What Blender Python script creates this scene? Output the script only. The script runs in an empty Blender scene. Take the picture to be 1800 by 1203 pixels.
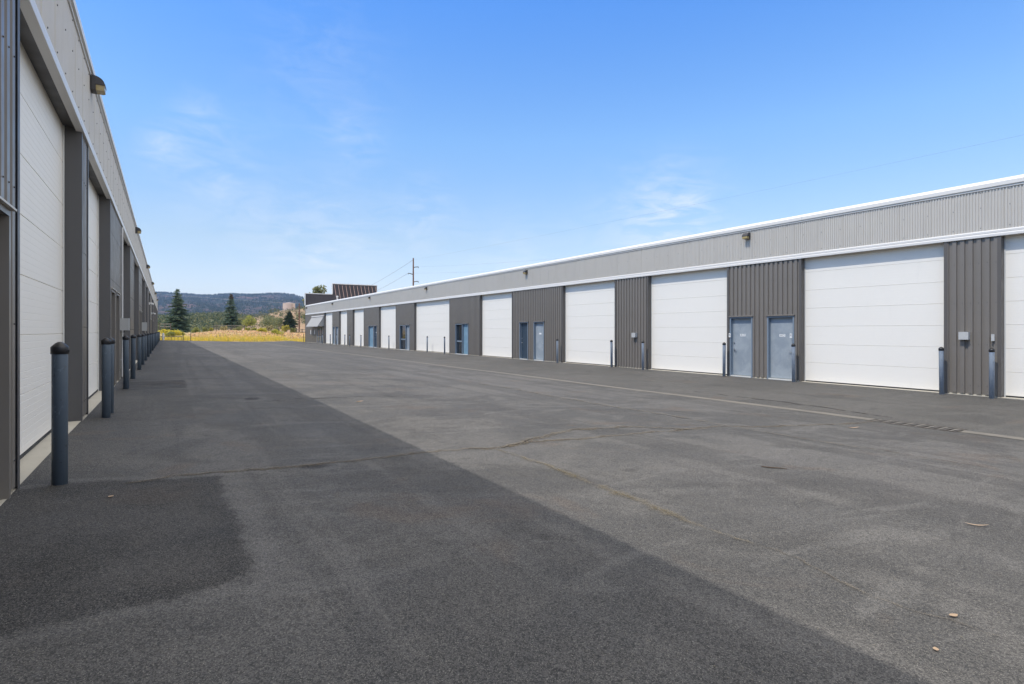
import bpy, bmesh, math, random
import numpy as np
from mathutils import Vector

random.seed(7)
rng = np.random.default_rng(7)
scene = bpy.context.scene
C = scene.collection

# ------------------------------------------------------------------ camera, world, sun, exposure
TH = math.atan(0.608)
ST, CT = math.sin(TH), math.cos(TH)
CAMZ = 1.71
cam_d = bpy.data.cameras.new('camera')
cam = bpy.data.objects.new('camera', cam_d); C.objects.link(cam)
cam.location = (0, 0, CAMZ)
cam.rotation_euler = (math.radians(90), 0, -TH)
cam_d.lens = 20.0; cam_d.sensor_width = 36.0
cam_d.shift_y = -0.01083
cam_d.clip_start = 0.05; cam_d.clip_end = 20000
scene.camera = cam

scene.view_settings.view_transform = 'Standard'
scene.view_settings.look = 'None'
scene.view_settings.gamma = 1.0
scene.view_settings.exposure = 0.40

SUN_DIR = Vector((1.0, 0.08, -1.547)).normalized()      # the way the light travels
sun_d = bpy.data.lights.new('sun', 'SUN')
sun_d.energy = 2.4; sun_d.angle = math.radians(0.5); sun_d.color = (1.0, 0.955, 0.89)
sun = bpy.data.objects.new('sun', sun_d); C.objects.link(sun)
sun.location = (-30, 0, 60)
sun.rotation_euler = SUN_DIR.to_track_quat('-Z', 'Y').to_euler()
SUN_EL = math.asin(-SUN_DIR.z)
SUN_ROT = math.atan2(-SUN_DIR.x, -SUN_DIR.y)

world = bpy.data.worlds.new('World'); scene.world = world
world.use_nodes = True
wn, wl = world.node_tree.nodes, world.node_tree.links
wn.clear()
w_out = wn.new('ShaderNodeOutputWorld')
w_bg = wn.new('ShaderNodeBackground'); w_bg.inputs['Strength'].default_value = 0.15
w_sky = wn.new('ShaderNodeTexSky'); w_sky.sky_type = 'NISHITA'; w_sky.sun_disc = False
w_sky.sun_elevation = SUN_EL; w_sky.sun_rotation = SUN_ROT
w_sky.altitude = 600; w_sky.air_density = 1.0; w_sky.dust_density = 0.2; w_sky.ozone_density = 6.0
w_tc = wn.new('ShaderNodeTexCoord')


def wmath(op, a, b=None, clamp=False):
    n = wn.new('ShaderNodeMath'); n.operation = op; n.use_clamp = clamp
    for i, v in enumerate((a, b)):
        if v is None: continue
        if isinstance(v, (int, float)): n.inputs[i].default_value = v
        else: wl.new(v, n.inputs[i])
    return n.outputs[0]


def view_dir(px, py):
    x, y, z = (px - 900) / 1000, 1.0, (582 - py) / 1000
    v = Vector((x * CT + y * ST, -x * ST + y * CT, z)); return v.normalized()


# thin cirrus: soft patches in chosen directions of the sky, broken up by stretched noise
w_map = wn.new('ShaderNodeMapping'); w_map.inputs['Scale'].default_value = (3.0, 3.0, 9.0)
w_map.inputs['Rotation'].default_value = (0.25, 0.1, 0.5)
wl.new(w_tc.outputs['Generated'], w_map.inputs['Vector'])
w_noise = wn.new('ShaderNodeTexNoise'); w_noise.inputs['Scale'].default_value = 4.2
w_noise.inputs['Detail'].default_value = 12; w_noise.inputs['Roughness'].default_value = 0.66
w_noise.inputs['Distortion'].default_value = 0.7
wl.new(w_map.outputs[0], w_noise.inputs['Vector'])
total = None
for (px, py, rad, amp) in [(1190, 375, .14, .50), (1120, 400, .16, .30), (560, 470, .22, .45), (740, 385, .12, .30), (285, 262, .06, .28),
                           (350, 205, .06, .25), (380, 320, .15, .20), (620, 250, .10, .16), (900, 500, .2, .30), (560, 110, .2, .10)]:
    d = view_dir(px, py)
    dist = wn.new('ShaderNodeVectorMath'); dist.operation = 'DISTANCE'
    wl.new(w_tc.outputs['Generated'], dist.inputs[0]); dist.inputs[1].default_value = d
    fall = wmath('SUBTRACT', 1.0, wmath('DIVIDE', dist.outputs['Value'], rad), True)
    fall = wmath('MULTIPLY', wmath('MULTIPLY', fall, fall), amp * 1.6)
    total = fall if total is None else wmath('ADD', total, fall)
thr = wmath('MULTIPLY', wmath('SUBTRACT', w_noise.outputs['Fac'], 0.40, True), 3.4, True)
cmask = wmath('MULTIPLY', total, thr, True)
# tint by elevation multiplied onto the sky, then an even gain lifting its brightness
w_sep = wn.new('ShaderNodeSeparateXYZ'); wl.new(w_tc.outputs['Generated'], w_sep.inputs[0])
w_ramp = wn.new('ShaderNodeValToRGB'); els = w_ramp.color_ramp.elements
els[0].position = 0.0; els[0].color = (.70, .575, .55, 1); els[1].position = 1.0; els[1].color = (1.0, 1.1, 1.1, 1)
for p_, c_ in [(.08, (.86, .68, .60, 1)), (.15, (.92, .75, .62, 1)), (.315, (.84, .92, .90, 1)), (.50, (.56, .88, 1.14, 1)), (.62, (.95, 1.05, 1.08, 1))]:
    e_ = els.new(p_); e_.color = c_
wl.new(w_sep.outputs['Z'], w_ramp.inputs['Fac'])
w_mul = wn.new('ShaderNodeMix'); w_mul.data_type = 'RGBA'; w_mul.blend_type = 'MULTIPLY'; w_mul.inputs['Factor'].default_value = 1.0
wl.new(w_sky.outputs[0], w_mul.inputs['A']); wl.new(w_ramp.outputs[0], w_mul.inputs['B'])
w_gain = wn.new('ShaderNodeMix'); w_gain.data_type = 'RGBA'; w_gain.blend_type = 'MULTIPLY'; w_gain.inputs['Factor'].default_value = 1.0
wl.new(w_mul.outputs['Result'], w_gain.inputs['A']); w_gain.inputs['B'].default_value = (1.36, 1.36, 1.36, 1)
w_mix = wn.new('ShaderNodeMix'); w_mix.data_type = 'RGBA'
wl.new(cmask, w_mix.inputs['Factor'])
wl.new(w_gain.outputs['Result'], w_mix.inputs['A'])
w_mix.inputs['B'].default_value = (4.75, 5.05, 5.5, 1)
# added fill light: bright cloud overhead, out of view, lifting the shade
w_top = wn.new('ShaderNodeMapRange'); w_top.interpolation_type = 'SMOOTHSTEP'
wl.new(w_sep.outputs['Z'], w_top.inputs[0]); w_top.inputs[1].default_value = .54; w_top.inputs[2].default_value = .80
w_top_fill = wn.new('ShaderNodeMix'); w_top_fill.data_type = 'RGBA'
wl.new(wmath('MULTIPLY', w_top.outputs[0], wmath('ADD', w_noise.outputs['Fac'], .45, True)), w_top_fill.inputs['Factor'])
wl.new(w_mix.outputs['Result'], w_top_fill.inputs['A']); w_top_fill.inputs['B'].default_value = (8.3, 7.9, 7.4, 1)

# added fill light for the left wall: unseen bright cloud behind the camera
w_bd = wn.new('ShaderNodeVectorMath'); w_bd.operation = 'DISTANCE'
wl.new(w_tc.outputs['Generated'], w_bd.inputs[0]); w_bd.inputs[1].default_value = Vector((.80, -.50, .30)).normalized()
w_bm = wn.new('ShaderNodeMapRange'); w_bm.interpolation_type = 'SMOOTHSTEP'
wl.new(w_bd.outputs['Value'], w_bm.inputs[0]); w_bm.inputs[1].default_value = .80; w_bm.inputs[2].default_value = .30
w_back_fill = wn.new('ShaderNodeMix'); w_back_fill.data_type = 'RGBA'
wl.new(wmath('MULTIPLY', w_bm.outputs[0], wmath('ADD', w_noise.outputs['Fac'], .40, True)), w_back_fill.inputs['Factor'])
wl.new(w_top_fill.outputs['Result'], w_back_fill.inputs['A']); w_back_fill.inputs['B'].default_value = (11.0, 10.9, 10.9, 1)
wl.new(w_back_fill.outputs['Result'], w_bg.inputs['Color'])
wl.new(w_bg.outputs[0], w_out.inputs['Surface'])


# ------------------------------------------------------------------ geometry helpers
def cw(px, depth):
    """ground position of image column px at a given depth in front of the camera"""
    xc = (px - 900) / 1000 * depth
    return (xc * CT + depth * ST, -xc * ST + depth * CT)


def zat(py, depth): return CAMZ + (582 - py) / 1000 * depth


def ground_z(x):
    """cross fall of the lot: down from the left building to the drain, up to the right building"""
    return float(np.interp(x, [-1.3, -1.05, -0.8, 12.0, 12.2, 12.4, 18.37], [.408, .406, .385, -.085, -.10, -.085, -.012]))


def gp(px, py):
    xc, zc = (px - 900) / 1000, (582 - py) / 1000
    dx, dy = xc * CT + ST, -xc * ST + CT
    z = .2
    for _ in range(60):
        k = (z - CAMZ) / zc
        z = .5 * z + .5 * ground_z(dx * k)
    return (dx * k, dy * k)


def smooth(a, b, v):
    t = min(1, max(0, (v - a) / (b - a))); return t * t * (3 - 2 * t)


class MB:
    def __init__(s): s.v = []; s.f = []; s.m = []; s.sm = []
    def add(s, verts, faces, mi=0, smooth=False):
        o = len(s.v); s.v += [tuple(p) for p in verts]
        for f in faces: s.f.append([i + o for i in f]); s.m.append(mi); s.sm.append(smooth)
        return s
    def box(s, x0, x1, y0, y1, z0, z1, mi=0):
        if x0 > x1: x0, x1 = x1, x0
        if y0 > y1: y0, y1 = y1, y0
        v = [(x, y, z) for z in (z0, z1) for y in (y0, y1) for x in (x0, x1)]
        return s.add(v, [(0, 2, 3, 1), (4, 5, 7, 6), (0, 1, 5, 4), (2, 6, 7, 3), (0, 4, 6, 2), (1, 3, 7, 5)], mi)
    def extrude(s, prof, p_to, a, b, mi=0, caps=True, closed=True, smooth=False):
        """profile points (u,w) swept between parameter a and b; p_to(u,w,t)->xyz"""
        n = len(prof)
        v = [p_to(u, w, a) for u, w in prof] + [p_to(u, w, b) for u, w in prof]
        fs = [(i, (i + 1) % n, n + (i + 1) % n, n + i) for i in range(n if closed else n - 1)]
        if caps and closed: fs += [tuple(range(n))[::-1], tuple(range(n, 2 * n))]
        return s.add(v, fs, mi, smooth)
    def tube(s, pts, r, n=8, mi=0, caps=True, smooth=True):
        rs = r if isinstance(r, (list, tuple)) else [r] * len(pts)
        pts = [Vector(p) for p in pts]; vs = []; fs = []
        for i, p in enumerate(pts):
            d = (pts[min(i + 1, len(pts) - 1)] - pts[max(i - 1, 0)]).normalized()
            a = d.cross(Vector((0, 0, 1)))
            if a.length < .05: a = d.cross(Vector((1, 0, 0)))
            a.normalize(); b = d.cross(a)
            for k in range(n):
                q = 2 * math.pi * k / n
                vs.append(p + (a * math.cos(q) + b * math.sin(q)) * rs[i])
        for i in range(len(pts) - 1):
            for k in range(n):
                fs.append((i * n + k, i * n + (k + 1) % n, (i + 1) * n + (k + 1) % n, (i + 1) * n + k))
        s.add(vs, fs, mi, smooth)
        if caps:
            s.add(vs[:n], [tuple(range(n))[::-1]], mi); s.add(vs[-n:], [tuple(range(n))], mi)
        return s
    def lathe(s, prof, c=(0, 0, 0), n=24, mi=0, smooth=True):
        vs = []; fs = []
        for r, z in prof:
            for k in range(n):
                q = 2 * math.pi * k / n; vs.append((c[0] + r * math.cos(q), c[1] + r * math.sin(q), c[2] + z))
        for i in range(len(prof) - 1):
            for k in range(n):
                fs.append((i * n + k, i * n + (k + 1) % n, (i + 1) * n + (k + 1) % n, (i + 1) * n + k))
        return s.add(vs, fs, mi, smooth)
    def build(s, name, mats, parent=None):
        off = world_loc(parent) if parent else (0, 0, 0)
        me = bpy.data.meshes.new(name)
        me.from_pydata([(p[0] - off[0], p[1] - off[1], p[2] - off[2]) for p in s.v], [], s.f)
        for m in (mats if isinstance(mats, (list, tuple)) else [mats]): me.materials.append(m)
        me.polygons.foreach_set('material_index', s.m)
        me.polygons.foreach_set('use_smooth', s.sm)
        me.update()
        o = bpy.data.objects.new(name, me); C.objects.link(o)
        if parent: o.parent = parent
        return o


def world_loc(o):
    x = y = z = 0
    while o is not None:
        x += o.location[0]; y += o.location[1]; z += o.location[2]; o = o.parent
    return (x, y, z)


def tag(o, label=None, cat=None, group=None, kind=None):
    if label: o['label'] = label
    if cat: o['category'] = cat
    if group: o['group'] = group
    if kind: o['kind'] = kind
    return o


def thing(name, loc, label, cat, group=None):
    o = bpy.data.objects.new(name, None); C.objects.link(o)
    o.location = loc; o.empty_display_size = .3
    return tag(o, label, cat, group)


def dup(root, loc, label=None, rz=0.0, sc=1.0):
    r = root.copy(); C.objects.link(r); r.location = loc; r.rotation_euler = (random.gauss(0, .006), random.gauss(0, .006), rz); r.scale = (sc,) * 3
    if label: r['label'] = label
    for ch in list(root.children):
        c = ch.copy(); C.objects.link(c); c.parent = r
        for g in ch.children:
            d = g.copy(); C.objects.link(d); d.parent = c
    return r


# ------------------------------------------------------------------ materials
class NT:
    def __init__(s, name):
        s.mat = bpy.data.materials.new(name); s.mat.use_nodes = True
        s.n, s.l = s.mat.node_tree.nodes, s.mat.node_tree.links
        s.bsdf = s.n['Principled BSDF']; s.out = s.n['Material Output']
        s.tc = s.n.new('ShaderNodeTexCoord'); s.pos = s.tc.outputs['Object']
    def set(s, sock, v):
        if isinstance(v, (int, float)): sock.default_value = v
        elif isinstance(v, (tuple, list)): sock.default_value = tuple(v) + ((1,) if len(v) == 3 and sock.type == 'RGBA' else ())
        else: s.l.new(v, sock)
    def math(s, op, a, b=0.0, clamp=False):
        n = s.n.new('ShaderNodeMath'); n.operation = op; n.use_clamp = clamp
        s.set(n.inputs[0], a); s.set(n.inputs[1], b); return n.outputs[0]
    def noise(s, scale, detail=4, rough=.55, vec=None, dist=0.0, stretch=None):
        v = vec or s.pos
        if stretch:
            m = s.n.new('ShaderNodeMapping'); m.inputs['Scale'].default_value = stretch; s.l.new(v, m.inputs['Vector']); v = m.outputs[0]
        n = s.n.new('ShaderNodeTexNoise'); n.inputs['Scale'].default_value = scale
        n.inputs['Detail'].default_value = detail; n.inputs['Roughness'].default_value = rough; n.inputs['Distortion'].default_value = dist
        s.l.new(v, n.inputs['Vector']); return n.outputs['Fac']
    def voro(s, scale, out='Distance', feature='F1'):
        n = s.n.new('ShaderNodeTexVoronoi'); n.inputs['Scale'].default_value = scale; n.feature = feature
        s.l.new(s.pos, n.inputs['Vector']); return n.outputs[out]
    def range(s, v, a, b, c=0.0, d=1.0, smooth=True):
        n = s.n.new('ShaderNodeMapRange'); n.interpolation_type = 'SMOOTHSTEP' if smooth else 'LINEAR'
        for i, q in enumerate((v, a, b, c, d)): s.set(n.inputs[i], q)
        return n.outputs[0]
    def mix(s, f, a, b, mode='MIX'):
        n = s.n.new('ShaderNodeMix'); n.data_type = 'RGBA'; n.blend_type = mode
        s.set(n.inputs['Factor'], f); s.set(n.inputs['A'], a); s.set(n.inputs['B'], b); return n.outputs['Result']
    def attr(s, name):
        n = s.n.new('ShaderNodeAttribute'); n.attribute_name = name; return n.outputs['Fac']
    def bump(s, h, strength=.3, dist=.01, prev=None):
        n = s.n.new('ShaderNodeBump'); n.inputs['Strength'].default_value = strength; n.inputs['Distance'].default_value = dist
        s.l.new(h, n.inputs['Height'])
        if prev is not None: s.l.new(prev, n.inputs['Normal'])
        return n.outputs[0]
    def done(s, color, rough=.6, normal=None, metal=0.0, spec=.5):
        b = s.bsdf
        s.set(b.inputs['Base Color'], color); s.set(b.inputs['Roughness'], rough); s.set(b.inputs['Metallic'], metal)
        s.set(b.inputs['Specular IOR Level'], spec)
        if normal is not None: s.l.new(normal, b.inputs['Normal'])
        return s.mat


def painted(name, col, rough=.45, var=.10, dirt=(.30, .27, .22), dirt_amt=.12, spec=.5, streak=True, scale=1.0, bump=0.0):
    """weathered paint: broad tone drift, vertical streaks, faint grime"""
    t = NT(name)
    n1 = t.noise(.9 * scale, 3); n2 = t.noise(6 * scale, 5, .65, stretch=(1, 1, .12) if streak else None)
    lo, hi = tuple(c * (1 - var) for c in col), tuple(min(1, c * (1 + var)) for c in col)
    c = t.mix(n1, lo, hi)
    m = t.range(n2, .5, .85); m = t.math('MULTIPLY', m, dirt_amt * 2)
    c = t.mix(m, c, dirt)
    r = t.range(t.noise(3 * scale, 4), .3, .7, rough * .85, min(1, rough * 1.2))
    nrm = t.bump(t.noise(120 * scale, 3), bump, .002) if bump else None
    return t.done(c, r, nrm, spec=spec)


M = {}
M['panel'] = painted('dark panel paint', (.178, .160, .139), .36, .07, (.12, .11, .10), .10)
M['fascia'] = painted('light fascia paint', (.51, .483, .435), .42, .05, (.30, .28, .25), .13)
M['trim'] = painted('white trim paint', (.65, .63, .595), .34, .03, (.5, .5, .47), .05)
M['gutter'] = painted('white eave paint', (.68, .66, .62), .40, .03, (.55, .53, .49), .05)
M['jamb'] = painted('brown jamb flashing', (.105, .095, .085), .45, .08, (.08, .07, .06), .10)
M['jamb_dark'] = painted('charcoal jamb flashing', (.085, .082, .082), .45, .08, (.07, .065, .06), .10)
M['black'] = painted('black plastic', (.018, .018, .02), .38, .1, (.05, .05, .05), .05)
M['rubber'] = painted('rubber seal', (.03, .03, .03), .7, .1, (.08, .07, .06), .2)
M['screw'] = painted('fastener heads', (.05, .05, .055), .4, .1)
M['blue_frame'] = painted('slate blue frame paint', (.19, .235, .28), .4, .1, (.10, .10, .10), .1)
M['blue_door'] = None
M['steel'] = NT('satin steel').done((.55, .55, .56), .32, metal=1.0)
M['alu'] = painted('aluminium threshold', (.62, .62, .58), .4, .05)
M['greybox'] = painted('grey plastic box', (.46, .46, .44), .5, .05, streak=False)
M['white_box'] = painted('white plastic', (.78, .78, .76), .4, .04, streak=False)
M['bronze'] = painted('bronze lamp housing', (.055, .05, .048), .45, .12, (.09, .08, .07), .1, streak=False)
M['roof'] = painted('roof sheet', (.42, .41, .39), .5, .06)
M['parapet'] = painted('brown parapet sheet', (.062, .052, .052), .55, .08, (.06, .05, .05), .1)
M['brace'] = painted('rusty pink brace', (.34, .22, .18), .6, .1)
M['rust'] = painted('rusted steel', (.17, .085, .05), .8, .25, (.08, .05, .04), .2)
M['canvas'] = painted('grey awning canvas', (.34, .33, .31), .8, .05)
M['conduit'] = painted('pale conduit', (.60, .60, .58), .45, .05)


def mk_lens():
    t = NT('amber lens'); c = t.mix(t.noise(20, 2), (.34, .25, .09), (.44, .34, .15))
    return t.done(c, .18, spec=.6)
M['lens'] = mk_lens()


def mk_glass():
    t = NT('dark glass'); return t.done((.012, .018, .024), .06, spec=.8)
M['glass'] = mk_glass()


def mk_faded(name, a, b, rough=.5):
    t = NT(name)
    n = t.noise(2.2, 6, .65, dist=.4); n2 = t.noise(9, 5, .7, stretch=(1, 1, .35))
    c = t.mix(t.range(n, .3, .72), a, b)
    c = t.mix(t.math('MULTIPLY', t.range(n2, .55, .8), .35), c, tuple(min(1, x * 1.35 + .03) for x in b))
    c = t.mix(t.math('MULTIPLY', t.range(t.noise(14, 3), .66, .8), .5), c, (.16, .13, .11))
    if 'bollard' in name:
        sc = t.noise(7, 6, .75, stretch=(1, 1, .5), dist=.6)
        c = t.mix(t.math('MULTIPLY', t.range(sc, .57, .63), .55), c, tuple(min(1, x * 1.9) for x in b))
        c = t.mix(t.math('MULTIPLY', t.range(t.noise(17, 5, .75), .62, .67), .7), c, (.05, .045, .042))
        c = t.mix(t.math('MULTIPLY', t.range(t.noise(12, 4, .7, dist=1.0), .66, .70), .7), c, (.14, .08, .05))
    return t.done(c, t.range(n2, .3, .7, rough * .8, rough * 1.2))
M['blue_door'] = mk_faded('faded slate blue door paint', (.25, .288, .318), (.335, .37, .392))
M['teal_door'] = mk_faded('faded teal door paint', (.14, .25, .33), (.21, .33, .41))
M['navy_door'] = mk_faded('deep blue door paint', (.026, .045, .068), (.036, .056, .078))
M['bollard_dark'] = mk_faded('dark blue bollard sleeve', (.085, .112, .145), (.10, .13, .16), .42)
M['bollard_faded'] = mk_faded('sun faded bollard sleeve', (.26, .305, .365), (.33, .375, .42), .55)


def mk_door_white(name, col):
    t = NT(name)
    n = t.noise(.7, 4); n2 = t.noise(5, 5, .6, stretch=(1, 1, .2))
    c = t.mix(n, tuple(x * .965 for x in col), col)
    c = t.mix(t.math('MULTIPLY', t.range(n2, .55, .85), .16), c, (.60, .58, .52))
    sc = t.noise(1.3, 6, .7, dist=.8)
    c = t.mix(t.math('MULTIPLY', t.range(sc, .70, .78), .30), c, (.50, .45, .36))
    nr = t.bump(t.noise(220, 2), .12, .001)
    return t.done(c, .5, nr, spec=.4)
M['door_white'] = mk_door_white('white sectional door', (.83, .79, .71))


def mk_concrete(name, a, b):
    t = NT(name)
    c = t.mix(t.noise(3, 7, .65), a, b)
    c = t.mix(t.math('MULTIPLY', t.range(t.noise(22, 4, .7), .55, .75), .5), c, tuple(x * .7 for x in a))
    nr = t.bump(t.noise(90, 4, .7), .35, .004)
    return t.done(c, .85, nr, spec=.25)
M['concrete'] = mk_concrete('weathered concrete', (.42, .385, .31), (.55, .51, .42))
M['channel'] = mk_concrete('dirty concrete channel', (.115, .107, .092), (.235, .215, .18))
M['iron'] = painted('dark cast iron', (.06, .05, .042), .7, .2, (.16, .11, .07), .3)


def mk_asphalt():
    t = NT('asphalt')
    big = t.noise(.16, 4, .55, dist=.6); mid = t.noise(.9, 7, .68, dist=.3); fine = t.noise(34, 4, .7); blot = t.noise(4.2, 6, .7)
    bw = lambda sock: (lambda n: (t.l.new(sock, n.inputs[0]), n.outputs[0])[1])(t.n.new('ShaderNodeRGBToBW'))
    g1 = bw(t.voro(150, 'Color')); g2 = bw(t.voro(330, 'Color')); g3 = bw(t.voro(55, 'Color'))
    tyre = t.noise(1.5, 5, .65, stretch=(1.0, .035, 1.0)); scuff = t.noise(.8, 6, .7, stretch=(.5, 1.6, 1), dist=1.5)
    c = t.mix(t.range(big, .42, .58), (.066, .0645, .062), (.115, .110, .104))
    c = t.mix(t.range(mid, .44, .60, 0, .75), c, (.132, .126, .118))
    c = t.mix(t.math('MULTIPLY', t.range(tyre, .48, .57), .55), c, (.052, .0505, .049))
    c = t.mix(t.math('MULTIPLY', t.range(scuff, .53, .62), .45), c, (.150, .144, .135))
    c = t.mix(t.math('MULTIPLY', t.range(blot, .52, .62), .36), c, (.048, .047, .045))
    # newer darker surface beyond the drain, darker strip along the left building
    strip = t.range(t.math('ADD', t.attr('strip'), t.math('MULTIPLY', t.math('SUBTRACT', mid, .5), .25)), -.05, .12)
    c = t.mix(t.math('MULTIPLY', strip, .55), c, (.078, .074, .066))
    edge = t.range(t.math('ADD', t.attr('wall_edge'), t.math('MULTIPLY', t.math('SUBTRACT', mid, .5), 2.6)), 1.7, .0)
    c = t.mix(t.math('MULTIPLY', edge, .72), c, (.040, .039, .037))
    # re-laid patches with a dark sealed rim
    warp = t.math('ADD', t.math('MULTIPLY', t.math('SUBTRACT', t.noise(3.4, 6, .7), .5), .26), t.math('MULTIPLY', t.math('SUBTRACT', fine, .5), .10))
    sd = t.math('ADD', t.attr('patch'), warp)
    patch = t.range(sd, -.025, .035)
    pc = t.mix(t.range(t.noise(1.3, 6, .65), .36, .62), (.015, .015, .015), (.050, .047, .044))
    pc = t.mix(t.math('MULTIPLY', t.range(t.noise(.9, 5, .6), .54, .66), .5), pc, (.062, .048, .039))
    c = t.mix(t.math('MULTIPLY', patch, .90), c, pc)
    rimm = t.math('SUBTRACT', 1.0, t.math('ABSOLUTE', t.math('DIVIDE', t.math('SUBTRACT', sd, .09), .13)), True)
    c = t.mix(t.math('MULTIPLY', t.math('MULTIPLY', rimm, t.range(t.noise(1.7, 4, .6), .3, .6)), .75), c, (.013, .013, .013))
    rim2 = t.math('SUBTRACT', 1.0, t.math('ABSOLUTE', t.math('DIVIDE', t.math('ADD', sd, .10), .10)), True)
    c = t.mix(t.math('MULTIPLY', rim2, .35), c, (.165, .158, .150))
    # rusty and oily spots
    sp = t.noise(.75, 4, .6, dist=.6)
    c = t.mix(t.math('MULTIPLY', t.range(sp, .58, .68), .38), c, (.118, .082, .058))
    oil = t.noise(.62, 4, .55, dist=.8)
    c = t.mix(t.math('MULTIPLY', t.range(oil, .54, .64), .55), c, (.042, .041, .040))
    drip = t.noise(2.3, 2, .4)
    c = t.mix(t.math('MULTIPLY', t.range(drip, .72, .78), .55), c, (.030, .029, .028))
    # stones of the mix
    c = t.mix(t.range(g1, .2, .8), t.mix(.42, c, (.01, .01, .01)), t.mix(.11, c, (.46, .43, .38)))
    c = t.mix(t.range(g2, .80, .88, 0, .55), c, (.40, .37, .32))
    c = t.mix(t.range(g3, .17, .10, 0, .40), c, (.022, .022, .022))
    c = t.mix(t.range(fine, .57, .70, 0, .55), c, (.032, .031, .030))
    h = t.math('ADD', t.math('MULTIPLY', g1, .35), t.math('MULTIPLY', fine, -1.0))
    nr = t.bump(h, .55, .008)
    nr = t.bump(blot, .25, .03, nr)
    return t.done(c, t.range(mid, .3, .7, .78, .94), nr, spec=.30)
M['asphalt'] = mk_asphalt()


def mk_crack(name, rim, core, core_w=.22, density=.5, amt=.9):
    t = NT(name)
    uv = t.n.new('ShaderNodeUVMap').outputs[0]
    sx = t.n.new('ShaderNodeSeparateXYZ'); t.l.new(uv, sx.inputs[0])
    across = t.math('ABSOLUTE', t.math('SUBTRACT', t.math('MULTIPLY', sx.outputs['X'], 2.0), 1.0))     # 0 centre .. 1 edge
    n1 = t.noise(9, 5, .7); n2 = t.noise(2.0, 4, .6); n3 = t.noise(60, 3, .6)
    a = t.math('SUBTRACT', t.math('ADD', t.math('ADD', n1, n2), t.math('MULTIPLY', n3, .35)), .68 + (1 - density))
    a = t.math('SUBTRACT', a, t.math('MULTIPLY', across, .75))
    alpha = t.math('MULTIPLY', t.range(a, -.20, .28), amt)
    alpha = t.math('MULTIPLY', alpha, t.range(t.noise(38, 3, .7), .30, .58))
    jag = t.math('ADD', across, t.math('MULTIPLY', t.math('SUBTRACT', t.noise(30, 4, .7), .5), .5))
    corem = t.math('MULTIPLY', t.range(jag, core_w * 1.8, core_w * .6), t.range(n2, .40, .56))
    c = t.mix(t.range(n3, .35, .7), rim, tuple(x * .6 for x in rim))
    c = t.mix(corem, c, core)
    alpha = t.math('MAXIMUM', alpha, t.math('MULTIPLY', corem, .85))
    t.done(c, .95, spec=.15)
    tr = t.n.new('ShaderNodeBsdfTransparent'); mx = t.n.new('ShaderNodeMixShader')
    t.l.new(alpha, mx.inputs[0]); t.l.new(tr.outputs[0], mx.inputs[1]); t.l.new(t.bsdf.outputs[0], mx.inputs[2])
    t.l.new(mx.outputs[0], t.out.inputs['Surface'])
    return t.mat
M['crack_tan'] = mk_crack('crack full of tan grit', (.245, .205, .15), (.035, .030, .025), .085, .80, .66)
M['crack_yellow'] = mk_crack('crack full of yellow grit', (.27, .225, .15), (.12, .10, .06), .05, .80, .42)
M['crack_dark'] = mk_crack('hairline dark crack', (.075, .07, .064), (.04, .037, .034), .3, .55, .8)
M['crack_faint'] = mk_crack('faint sandy seam', (.25, .215, .165), (.08, .07, .06), .07, .74, .60)


M['crack_stain'] = mk_crack('dark damp stain', (.055, .050, .044), (.045, .041, .036), .3, .80, .62)


def leafmat(name, a, b, rough=.65, trans=.25):
    t = NT(name)
    oi = t.n.new('ShaderNodeNewGeometry')
    c = t.mix(oi.outputs['Random Per Island'], a, b)
    t.done(c, rough, spec=.25)
    tl = t.n.new('ShaderNodeBsdfTranslucent'); t.l.new(c, tl.inputs['Color'])
    mx = t.n.new('ShaderNodeMixShader'); mx.inputs[0].default_value = trans
    t.l.new(t.bsdf.outputs[0], mx.inputs[1]); t.l.new(tl.outputs[0], mx.inputs[2]); t.l.new(mx.outputs[0], t.out.inputs['Surface'])
    return t.mat
M['spruce'] = leafmat('spruce needles', (.075, .12, .072), (.27, .34, .23), .6, .35)
M['spruce_brown'] = leafmat('browned spruce needles', (.14, .075, .04), (.20, .12, .07), .7, .12)
M['juniper'] = leafmat('juniper foliage', (.035, .062, .030), (.10, .125, .06), .7, .15)
M['far_conifer'] = leafmat('far conifers', (.018, .032, .026), (.045, .065, .050), .8, .05)
M['leaf_green'] = leafmat('grey green leaves', (.14, .17, .07), (.27, .29, .15), .65, .35)
M['leaf_yellow'] = leafmat('yellow brush blossom', (.62, .50, .05), (.78, .66, .10), .65, .4)
M['leaf_lime'] = leafmat('lime brush leaves', (.30, .33, .06), (.48, .48, .11), .65, .4)
M['leaf_olive'] = leafmat('olive brush leaves', (.18, .18, .07), (.32, .29, .13), .65, .35)
M['grass_yellow'] = leafmat('yellow roadside grass', (.80, .58, .07), (.90, .72, .15), .65, .45)
M['grass_green'] = leafmat('green roadside grass', (.38, .38, .09), (.55, .52, .15), .65, .45)
M['buck_pink'] = leafmat('dry pink buckwheat', (.78, .47, .27), (.90, .62, .40), .65, .35)
M['buck_straw'] = leafmat('dry straw buckwheat', (.86, .62, .30), (.93, .74, .42), .65, .35)
M['buck_dark'] = leafmat('brown buckwheat stems', (.30, .20, .12), (.45, .32, .19))  # darker brown mixed at random into the clumps
M['bark'] = painted('grey brown bark', (.10, .075, .055), .9, .2, (.06, .05, .04), .3)
M['pole_wood'] = painted('weathered pole timber', (.15, .075, .05), .85, .2, (.08, .05, .04), .3)
M['wood'] = painted('weathered rail timber', (.24, .20, .16), .85, .15, (.12, .1, .08), .3)
M['wire'] = painted('cable', (.12, .12, .12), .5, .05)
M['wire_pale'] = painted('pale cable', (.55, .55, .55), .45, .05)
M['gate'] = painted('dark gate steel', (.055, .045, .04), .6, .1)
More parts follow.
